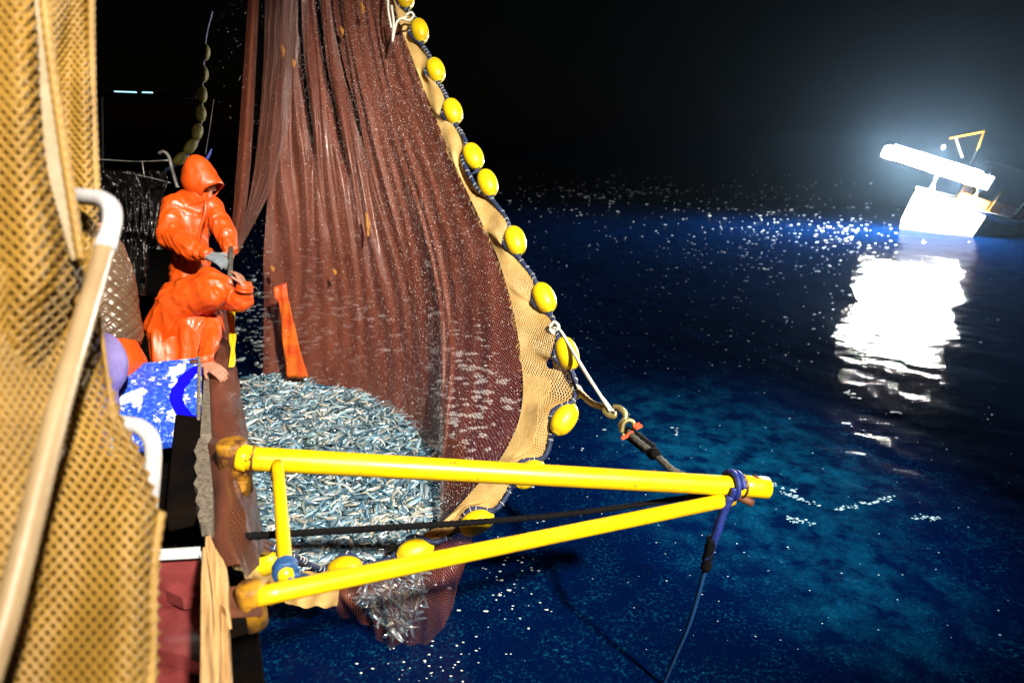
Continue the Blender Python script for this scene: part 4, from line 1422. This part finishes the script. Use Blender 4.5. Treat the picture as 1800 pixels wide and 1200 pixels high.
for sx in (-.09, .09):
    bt.add(*capsule(hip + (sx, 0, -.80), hip + (sx, -.01, -.93), .08, .075)); bt.add(*capsule(hip + (sx, -.02, -.93), hip + (sx + .03, -.16, -.95), .055, .05))
fused('boots', bt, M['tarp'], w1, .016, 2)

# --- the worker bent over the rail
w2 = empty('person', P(310, 860, 4.1), 'bent-over person in bright orange oilskins leaning on the ship rail', 'person')
J = Garment()
J.limb(P(302, 574, 3.95), P(322, 534, 3.90), .148, .150, 'drape')
J.limb(P(322, 532, 3.90), P(350, 518, 3.86), .150, .135, 'drape')
J.limb(P(350, 516, 3.86), P(377, 509, 3.82), .135, .116, 'drape', .8)
J.limb(P(352, 528, 3.80), P(376, 520, 3.76), .085, .075, 'drape', .6)
J.limb(P(384, 524, 3.92), P(424, 528, 3.84), .066, .074, 'sleeve')
J.limb(P(424, 528, 3.84), P(431, 506, 3.80), .072, .050, 'sleeve')
J.limb(P(372, 545, 3.98), P(372, 590, 3.86), .060, .056, 'sleeve')
J.limb(P(372, 590, 3.86), P(362, 634, 3.68), .056, .042, 'sleeve')
fused('jacket', J, M['orange'], w2, .0085, 3, J.folds(.024, 9.0))
mk('cuff', *tube([P(359.5, 629, 3.665), P(362, 638, 3.66)], [.049, .043, .047], 14, 5), M['orange'], w2)
mk('cuff', *tube([P(429.5, 510, 3.785), P(430.5, 502, 3.775)], [.055, .047, .05], 14, 5), M['orange'], w2)
Tm = Garment()
Tm.limb(P(300, 566, 3.97), P(340, 566, 3.93), .135, .125, 'free')
Tm.limb(P(298, 590, 3.95), P(302, 720, 3.9), .138, .120, 'drape'); Tm.limb(P(344, 580, 3.92), P(338, 720, 3.9), .112, .105, 'drape')
Tm.limb(P(302, 720, 3.9), P(310, 850, 4.0), .115, .085, 'drape'); Tm.limb(P(338, 720, 3.9), P(336, 850, 4.05), .10, .08, 'drape')
fused('trousers', Tm, M['orange'], w2, .0095, 3, Tm.folds(.034, 14.0))
g_ = MB()
hand(g_, P(430, 503, 3.77), P(416, 476, 3.79) - P(430, 503, 3.77), (0.95, -.2, .1), .82, .55, 1)
fused('hand', g_, M['skin'], w2, .004, 1)
g_ = MB()
hand(g_, P(361, 638, 3.66), P(386, 653, 3.64) - P(361, 638, 3.66), (0, -.3, 1), 1.0, .5, -1)
fused('hand', g_, M['skin'], w2, .005, 2)
H2 = P(376, 516, 3.92)
body = MB()
head_geo(body, H2, nrm((.8, .3, -.6)), (.4, .2, .9))
fused('head', body, M['skin'], w2, .0055, 2)
hood_shell('hood', H2 + np.array((-.01, 0, .01)), nrm((.85, .45, -.5)), (.4, .2, .9), .112, M['orange'], w2, .8, .02)
# the short pipe that both men hold
pp = mk('grey_pipe', *tube([P(406, 436, 4.30), P(404, 492, 4.06)], .016, 12, 6), M['dark_rope'])
tag(pp, 'short grey pipe gripped by the two orange workers', 'pipe')

# --- the worker in a quilted jacket behind the foreground net
w3 = empty('person', P(190, 900, 3.9), 'person in brown quilted jacket and orange trousers half hidden behind the tan net', 'person')
body = MB()
H3 = P(168, 385, 3.75)
head_geo(body, H3, nrm((-.5, .5, -.5)), (0, .1, 1))
fused('head', body, M['skin'], w3, .007, 2)
hb = MB(); hb.add(*blob(H3 + np.array((.01, -.01, .04)), I3, (.088, .098, .09)))
fused('hair', hb, M['hair'], w3, .01, 1)
def quilted():
    c0 = catmull([P(178, 415, 3.72), P(184, 470, 3.70), P(188, 540, 3.66), P(192, 606, 3.62)], 160)
    rx = np.interp(np.linspace(0, 1, 160), [0, .08, .3, .65, .92, 1], [.06, .10, .135, .155, .165, .15])
    n = 150
    t, N, B_ = frames(c0)
    v = []
    for i in range(160):
        for j in range(n):
            a = 2 * math.pi * j / n
            s = i / 159 * 9.0
            q = j / n * 16
            d1 = abs(((s + q * .75) % 1) - .5) * 2
            d2 = abs(((s - q * .75) % 1) - .5) * 2
            puff = min(1, (1 - d1) * 2.2) ** .5 * min(1, (1 - d2) * 2.2) ** .5
            r = rx[i] + .011 * puff + .008 * noise.noise(Vector((s * .6, q * .35, 2)))
            v.append(c0[i] + r * (math.cos(a) * N[i] * 1.0 + math.sin(a) * B_[i]))
    f = [(i * n + j, i * n + (j + 1) % n, (i + 1) * n + (j + 1) % n, (i + 1) * n + j) for i in range(159) for j in range(n)]
    f += [tuple(range(n))[::-1], tuple(159 * n + j for j in range(n))]
    return mk('quilted_jacket', v, f, M['quilt'], w3)
quilted()
Tm = MB()
Tm.add(*capsule(P(196, 606, 3.62), P(205, 640, 3.60), .15, .15, 18)); Tm.add(*capsule(P(185, 640, 3.6), P(180, 800, 3.7), .11, .09)); Tm.add(*capsule(P(222, 640, 3.6), P(225, 800, 3.7), .10, .09))
fused('trousers', Tm, M['orange'], w3, .014, 3, crease(.014, 6.0, 20.0))
pb = MB()
pb.add(*blob(P(178, 640, 3.2), I3, (.115, .13, .17), 20, 14))
pb.add(*capsule(P(170, 690, 3.2), P(176, 720, 3.2), .10, .09))
o = fused('purple_bundle', pb, M['purple'], None, .012, 3, crease(.006, 5, 2.0))
tag(o, 'smooth rounded purple bundle behind the blue board', 'bundle')

#SECTION_DECKGEAR
# ------------------------------------------------------------------ gear on deck
# flaking blue board
q = [P(120, 650, 3.62), P(352, 628, 3.60), P(350, 770, 3.05), P(140, 800, 3.05)]
q = [np.asarray(a) for a in q]
nrm_b = nrm(np.cross(q[1] - q[0], q[3] - q[0]))
if np.dot(nrm_b, np.array((0, 0, CAM_H)) - q[0]) < 0: nrm_b = -nrm_b
bm = bmesh.new()
uvl = bm.loops.layers.uv.new('UVMap')
def bl_(u_, v_): return (q[0] * (1 - u_) + q[1] * u_) * (1 - v_) + (q[3] * (1 - u_) + q[2] * u_) * v_
out = []
for (cu, cv, a0) in ((.975, .03, -90), (.975, .97, 0)):
    for k in range(5):
        a = R(a0 + 90 * k / 4)
        out.append((cu + .02 * math.cos(a), cv + .028 * math.sin(a)))
out += [(0, 1), (0, 0)]
tv = [bm.verts.new(bl_(*w)) for w in out]
bv = [bm.verts.new(bl_(*w) - nrm_b * .035) for w in out]
fs = [bm.faces.new(tv), bm.faces.new(bv[::-1])]
for i in range(len(out)):
    j = (i + 1) % len(out)
    fs.append(bm.faces.new((tv[i], bv[i], bv[j], tv[j])))
pos = {v_: w for v_, w in zip(tv + bv, out + out)}
for fc in fs:
    for lp in fc.loops:
        lp[uvl].uv = pos[lp.vert]
bmesh.ops.recalc_face_normals(bm, faces=bm.faces)
me = bpy.data.meshes.new('painted_board'); bm.to_mesh(me); bm.free()
me.materials.append(M['board'])
board = bpy.data.objects.new('painted_board', me); COL.objects.link(board)
tag(board, 'board with flaking bright blue paint over pale wood beside the rail', 'board')
edge = [bl_(*w) + nrm_b * .003 for w in out[:10]]
mk('metal_edging', *tube(edge, .009, 8), M['grey_wood'], board)
mk('bolt', *blob(bl_(.955, .06) + nrm_b * .004, I3, (.022, .022, .012), 12, 8), M['rust'], board)

# white guard rails in the foreground
grp = catmull([P(-30, 1215, .84), P(20, 1050, .90), P(100, 730, 1.03), P(160, 520, 1.16), P(186, 430, 1.22), P(197, 392, 1.25), P(196, 366, 1.27), P(182, 352, 1.29), P(160, 347, 1.31), P(110, 343, 1.36)], 160)
jb = int(np.argmin(np.linalg.norm(grp - P(187, 427, 1.22), axis=1)))
gr = mk('guard_rail', *tube(grp[:jb + 1], .0175, 20), M['cream'])
mk('lit_rail_bend', *tube(grp[jb:], .0177, 20), M['white'], gr)  # bend in paler paint, the cool shine put into its colour
mk('weld_ring', *tube(grp[jb - 2:jb + 3], .0192, 20), M['white'], gr)
tag(gr, 'bent guard rail tube rising diagonally through the tan net', 'guard rail')
g2 = mk('guard_rail', *tube([P(190, 742, 1.62), P(225, 745, 1.62), P(252, 754, 1.62), P(268, 780, 1.62), P(268, 830, 1.62), P(262, 900, 1.62), P(255, 1000, 1.62)], .0205, 18, 80), M['white'])
tag(g2, 'short white bent guard rail below the blue board', 'guard rail')

# tan net hung over the guard rail, close to the camera
def curtain_surf(pxl, pxr, y0, y1, tl, tr, fold, seed, bulge=.1):
    """pxl, pxr, tl, tr: functions of the picture row"""
    def fn(uu, vv):
        y = y0 + (y1 - y0) * vv
        x = pxl(y) * (1 - uu) + pxr(y) * uu
        t = tl(y) * (1 - uu) + tr(y) * uu
        t = t + fold * np.sin(uu * 9 + seed + vv * 2.5) + bulge * (np.clip((uu - .75) / .25, 0, 1) ** 3) + .3 * fold * np.sin(vv * 21 + uu * 5 + seed)
        xx = (x - 900) / FPX * t; d = (y - 600) / FPX * t
        return np.stack([xx, t * CT - d * ST, CAM_H - (t * ST + d * CT)], -1)
    return fn
ip = lambda xs, ys: (lambda y: np.interp(y, xs, ys))
fn_ = empty('foreground_net', P(120, 900, 1.05), 'golden tan coarse net draped over the near guard rail', 'net')
cst = lambda c: (lambda y: np.full_like(y, c))
s1 = curtain_surf(cst(20.), ip([-60, 0, 150, 330, 420, 560, 780], [158, 160, 162, 168, 172, 150, 90]), -60, 780, cst(1.42), cst(1.40), .03, 0.4)
netting(s1, 11, 104, .0050, M['gold'], 'upper_drape', fn_)
s1b = curtain_surf(cst(0.), ip([-60, 0, 150, 330, 420, 560, 780], [158, 160, 162, 168, 172, 150, 90]), -60, 780, cst(1.50), cst(1.48), .03, 2.1)
netting(s1b, 12, 104, .0062, M['gold'], 'upper_drape', fn_)
s2 = curtain_surf(cst(-120.), ip([-60, 150, 330, 500, 760, 1000], [70, 78, 100, 130, 70, 0]), -60, 1000, cst(.98), cst(1.18), .03, 3.0, .05)
netting(s2, 10, 90, .0050, M['gold'], 'front_drape', fn_)
s2b = curtain_surf(cst(-120.), ip([-60, 150, 330, 500, 760, 1000], [60, 66, 90, 120, 60, 0]), 200, 1000, cst(1.06), cst(1.24), .03, 5.0, .05)
netting(s2b, 10, 70, .0044, M['gold'], 'front_drape', fn_)
s3 = curtain_surf(cst(-80.), ip([560, 640, 735, 800, 900, 1000, 1240], [176, 186, 214, 250, 283, 278, 276]), 470, 1240, cst(.98), ip([560, 900, 1240], [1.34, 1.12, .95]), .022, 1.0, .10)
netting(s3, 17, 66, .0044, M['gold'], 'lower_drape', fn_)
s3b = curtain_surf(ip([470, 800, 1240], [165., 205., 225.]), ip([560, 640, 735, 800, 900, 1000, 1240], [172, 182, 208, 244, 277, 272, 270]), 560, 1240, ip([470, 1240], [1.35, 1.1]), ip([560, 900, 1240], [1.38, 1.2, 1.02]), .02, 4.0, .1)
netting(s3b, 7, 66, .0040, M['gold'], 'lower_drape', fn_)
# folded selvedge tape hanging down the upper drape, and gathered hem cords
def tape():
    l = catmull([P(48, -60, 1.16), P(62, 100, 1.17), P(76, 260, 1.18), P(112, 400, 1.2), P(128, 455, 1.2)], 60)
    r = catmull([P(62, -60, 1.16), P(84, 100, 1.17), P(110, 260, 1.18), P(132, 400, 1.2), P(143, 455, 1.2)], 60)
    def fn(uu, vv):
        f = lambda arr: np.stack([np.interp(vv, np.linspace(0, 1, 60), arr[:, k]) for k in range(3)], -1)
        return f(l) * (1 - uu[..., None]) + f(r) * uu[..., None]
    return fn
tp = netting(tape(), 5, 90, .0034, M['pale_net'], 'pale_tape', fn_)
for pts in ([(70, -60, 1.14), (92, 120, 1.15), (118, 300, 1.17), (143, 455, 1.18)], [(283, 900, 1.16), (270, 1000, 1.12), (262, 1240, 1.0)], [(170, 420, 1.36), (140, 540, 1.3), (90, 700, 1.2), (40, 860, 1.08)], [(160, -60, 1.46), (162, 150, 1.46), (170, 350, 1.46)]):
    mk('hem_cord', *rope([P(*w) for w in pts], .0075, n=200), M['gold'], fn_)

# back of the deck: rail, black sheeting, hoses, hanging hook
bk = mk('back_rail', *tube([P(312, 330, 5.2), P(303, 300, 5.2), P(297, 276, 5.2), P(288, 267, 5.2), P(279, 270, 5.2)], .014, 10, 30), M['dull_steel'])
tag(bk, 'curved pale rail end behind the hooded worker', 'guard rail')
for pts in ([(297, 282, 5.2), (240, 284, 5.2), (170, 280, 5.2)], [(300, 322, 5.25), (262, 312, 5.25), (215, 303, 5.25)]):
    mk('cross_bar', *tube([P(*w) for w in pts], .006, 8, 12), M['dull_steel'], bk)
mk('upright', *tube([P(250, 284, 5.2), P(254, 312, 5.2)], .006, 8, 4), M['dull_steel'], bk)
def sheeting(name, px, t0, amp, label, seed):
    n = 40
    G = []
    (x0, y0, x1, y1) = px
    for j in range(n + 1):
        for i in range(n + 1):
            u_, v_ = i / n, j / n
            ed = min(u_, 1 - u_, v_, 1 - v_)
            x = x0 + (x1 - x0) * u_ + 10 * noise.noise(Vector((v_ * 4, seed, 0)))
            y = y0 + (y1 - y0) * v_ + 12 * noise.noise(Vector((u_ * 4, seed + 5, 0)))
            t = t0 + amp * noise.noise(Vector((u_ * 3 + seed, v_ * 2.5, 1))) + amp * .6 * abs(noise.noise(Vector((u_ * 9 + seed, v_ * 3, 2)))) + .25 * v_ * -.3
            G.append(P(x, y, t))
    f = [(j * (n + 1) + i, j * (n + 1) + i + 1, (j + 1) * (n + 1) + i + 1, (j + 1) * (n + 1) + i) for j in range(n) for i in range(n)]
    o = mk(name, G, f, M['tarp'])
    so = o.modifiers.new('thick', 'SOLIDIFY'); so.thickness = .01
    return tag(o, label, 'sheet')
sheeting('black_sheeting', (165, 300, 290, 440), 5.3, .35, 'crumpled black plastic sheeting hung below the back rail', 1.0)
sheeting('black_sheeting', (215, 420, 258, 520), 4.3, .2, 'small crumpled black sheet beside the quilted jacket', 7.0)
mb = MB()
for k in range(5):
    mb.add(*tube([P(205 + 14 * k, 330, 5.0), P(212 + 14 * k, 380 + 8 * k, 4.9), P(222 + 12 * k, 410, 4.9), P(232 + 12 * k, 350, 5.0)], .012, 6, 24))
tag(mb.build('hose_coil', M['tarp']), 'dim loops of black hose hanging from the back rail', 'hose')
hkk = mk('hanging_hook', *tube([P(376, 175, 4.9), P(368, 230, 4.85), P(361, 272, 4.8)], .0018, 6, 8), M['dull_steel'])
tag(hkk, 'thin line with blue hook and yellow ring above the orange hood', 'hook')
mk('yellow_ring', *tube([P(355 + 6.5 * math.cos(a), 283 + 4.5 * math.sin(a), 4.5) for a in np.linspace(0, 6.1, 20)], .006, 8), M['yellow'], hkk)
mk('hook_body', *tube([P(372, 262, 4.5), P(368, 272, 4.5), P(363, 281, 4.5), P(358, 287, 4.5)], [.006, .01, .012, .006], 8, 12), M['blue_rope'], hkk)
gt = empty('dark_gantry', P(235, 168, 9.5), 'dark gantry carrying a thin glowing blue-white strip in the night', 'gantry')
mk('beam', *tube([P(165, 166, 9.55), P(345, 170, 9.55)], .03, 8, 4), M['deck'], gt)
mk('post', *tube([P(176, 166, 9.6), P(178, 330, 9.6)], .04, 8, 4), M['deck'], gt)
for x0, x1, y0, y1 in ((201, 240, 161, 162.5), (250, 268, 162.5, 163)):
    mk('glow_strip', *tube([P(x0, y0, 9.5), P(x1, y1, 9.5)], .009, 8, 4), M['strip_glow'], gt)  # thin strip made to glow blue-white

#SECTION_BOAT
# ------------------------------------------------------------------ the light boat
BO = PZ(1638, 408, 0.0)
view = nrm(np.array((BO[0], BO[1], 0)))
az = math.atan2(view[0], view[1]) + R(38)
BF = np.array((math.sin(az), math.cos(az), 0))           # heading
BS = np.array((math.cos(az), -math.sin(az), 0))          # starboard
BU = np.array((0, 0, 1.0))
roll = R(-18)
def rot(v_, k, a):
    return v_ * math.cos(a) + np.cross(k, v_) * math.sin(a) + k * np.dot(k, v_) * (1 - math.cos(a))
BF, BS, BU = (rot(w, view, -roll) for w in (BF, BS, BU))
def BP(x, y, z):
    return BO + (BF * x + BS * y + BU * z) * 0.86
boat = empty('light_boat', BO, 'small boat with a blazing row of lamps over its white stern', 'boat')
def boat_hull():
    st = []
    for i, x in enumerate(np.linspace(0, 11, 12)):
        f_ = i / 11
        w = 2.1 * (1 - max(0, f_ - .45) ** 2 * 2.6)
        sh = 1.75 + .9 * f_ ** 2
        st.append([(x, -w, sh), (x, -w * .99, .9), (x, -w * .96, 0.0), (x, -w * .8, -.8), (x, w * .8, -.8), (x, w * .96, 0.0), (x, w * .99, .9), (x, w, sh)])
    v_ = [BP(*q) for s in st for q in s]
    f_ = [(i * 8 + j, i * 8 + j + 1, (i + 1) * 8 + j + 1, (i + 1) * 8 + j) for i in range(11) for j in range(7)]
    return v_, f_, st
v_, f_, st = boat_hull()
mk('hull_side', v_, f_, M['boat_side'], boat, False)
mk('transom', [BP(*q) for q in st[0]] + [BP(q[0] + .06, q[1] * .99, q[2]) for q in st[0]], [tuple(range(8)), tuple(range(8, 16))[::-1]] + [(i, i + 8, (i + 1) % 8 + 8, (i + 1) % 8) for i in range(8)], M['boat_white'], boat, False)
mk('deck', [BP(q[0][0], q[0][1] * .99, q[0][2] - .45) for q in st] + [BP(q[7][0], q[7][1] * .99, q[7][2] - .45) for q in st], [(i, i + 1, i + 13, i + 12) for i in range(11)], M['boat_dark'], boat, False)
for sgn in (0, 7):
    mk('gunwale', *tube([BP(*s[sgn]) for s in st], .07, 8, 30), M['boat_white'], boat)
mk('stern_rail', *tube([BP(*st[0][0]), BP(*st[0][7])], .07, 8, 6), M['boat_white'], boat)
def bbox(name, x, y, z, hx, hy, hz, mat, bev=.03, parent=boat):
    return mk(name, *box(BP(x, y, z), BF, BS, BU, hx, hy, hz, bev), mat, parent, False)
cab = bbox('cabin', 5.2, 0.2, 2.6, 1.5, 1.35, 1.25, M['boat_dark'])
bbox('cabin_roof', 5.1, 0.2, 3.92, 1.75, 1.55, .07, M['boat_dark'])
for (y, w) in ((-.65, .40), (.45, .55)):
    bbox('window', 3.69, y, 3.05, .02, w, .38, M['glass'], .01)
for (x, w) in ((4.5, .5), (5.8, .5)):
    bbox('window', x, 1.56, 3.05, w, .02, .36, M['glass'], .01)
bbox('door_panel', 3.68, 1.1, 2.1, .03, .28, .6, M['boat_red'], .01)
bbox('red_locker', 2.6, 1.2, 1.75, .35, .5, .5, M['boat_red'])
bbox('orange_crate', 1.2, .65, 1.72, .5, .75, .45, M['boat_orange'], .08)
bbox('orange_crate', 1.5, -.35, 1.75, .35, .28, .75, M['boat_orange'], .1)
# lamp frame with a row of bulbs
for y in (-1.2, 1.25):
    mk('lamp_post', *tube([BP(.25, y, 1.6), BP(-.8, y, 3.4)], .035, 8, 4), M['boat_white'], boat)
mk('lamp_bar', *tube([BP(-.85, -4.0, 3.44), BP(-.85, 1.4, 3.44)], .045, 8, 6), M['boat_white'], boat)
for k in range(8):
    y = -3.75 + k * .66 - (.25 if k == 0 else 0)
    lb = mk('lamp_bulb', *box(BP(-.95, y, 3.05 - (.06 if k == 0 else 0)), BF, BS, BU, .10, .315, .25, .08), M['lamp'], boat)
    mk('lamp_cap', *tube([BP(-.95, y, 3.24), BP(-.9, y, 3.42)], .06, 8, 3), M['boat_dark'], lb)
v_, f_ = box(BP(-.78, -1.2, 3.05), BF, BS, BU, .02, 2.75, .28, .01)  # white board added to thicken the lamp row and shade the cabin
mk('added_lamp_shield', v_, f_, M['boat_white'], boat, False)
# mast frame, whip aerial, stern stanchions, hose
mk('mast_frame', *tube([BP(.6, -2.3, 4.5), BP(.6, -.75, 5.2), BP(.6, -.55, 4.3)], .045, 6, None), M['boat_orange'], boat)
mk('mast_stay', *tube([BP(.6, -2.0, 4.6), BP(.6, -1.1, 3.8)], .045, 6, 3), M['boat_white'], boat)
mk('mast', *tube([BP(1.1, -.5, 1.4), BP(.6, -.55, 4.4)], .05, 8, 3), M['boat_dark'], boat)
mk('mast_lamp', *blob(BP(.5, -2.3, 4.0), I3, (.09, .09, .12), 8, 6), M['boat_white'], boat)
mk('aerial', *tube([BP(2.0, 2.0, 2.0), BP(2.0, 2.3, 3.8), BP(2.0, 2.3, 4.6), BP(2.0, 2.0, 4.75)], .025, 6, 16), M['boat_white'], boat)
mk('stern_stanchion', *tube([BP(.1, .55, 1.7), BP(.05, 1.0, 2.3), BP(.0, 1.25, 2.9)], .035, 6, 10), M['boat_white'], boat)
mk('stern_stanchion', *tube([BP(.1, 2.0, 1.75), BP(.05, 2.1, 2.9)], .03, 6, 6), M['boat_orange'], boat)
mk('stern_stanchion', *tube([BP(.1, -1.5, 1.75), BP(.05, -1.3, 3.0)], .03, 6, 6), M['boat_white'], boat)
mk('side_fender', *tube([BP(.3, 2.15, 1.6), BP(2.2, 2.3, 1.62)], .09, 8, 6), M['boat_white'], boat)

#SECTION_HAZE
# ------------------------------------------------------------------ thin haze volume added to spread a glow round the lamps
hz = mk('added_haze', *box((60, 135, 5.0), (1, 0, 0), (0, 1, 0), (0, 0, 1), 460, 165, 6.0), None, None, False)
hm = bpy.data.materials.new('glow_haze'); hm.use_nodes = True
ht = hm.node_tree; ht.nodes.clear()
pv = ht.nodes.new('ShaderNodeVolumePrincipled'); pv.inputs['Color'].default_value = (0.40, 0.66, 1.0, 1); pv.inputs['Density'].default_value = 0.00016
pv.inputs['Anisotropy'].default_value = 0.88
mo = ht.nodes.new('ShaderNodeOutputMaterial'); ht.links.new(pv.outputs[0], mo.inputs['Volume'])
hz.data.materials.append(hm)
tag(hz, 'thin haze over the sea, added for the glow round the lamps', 'added_haze', kind='stuff')
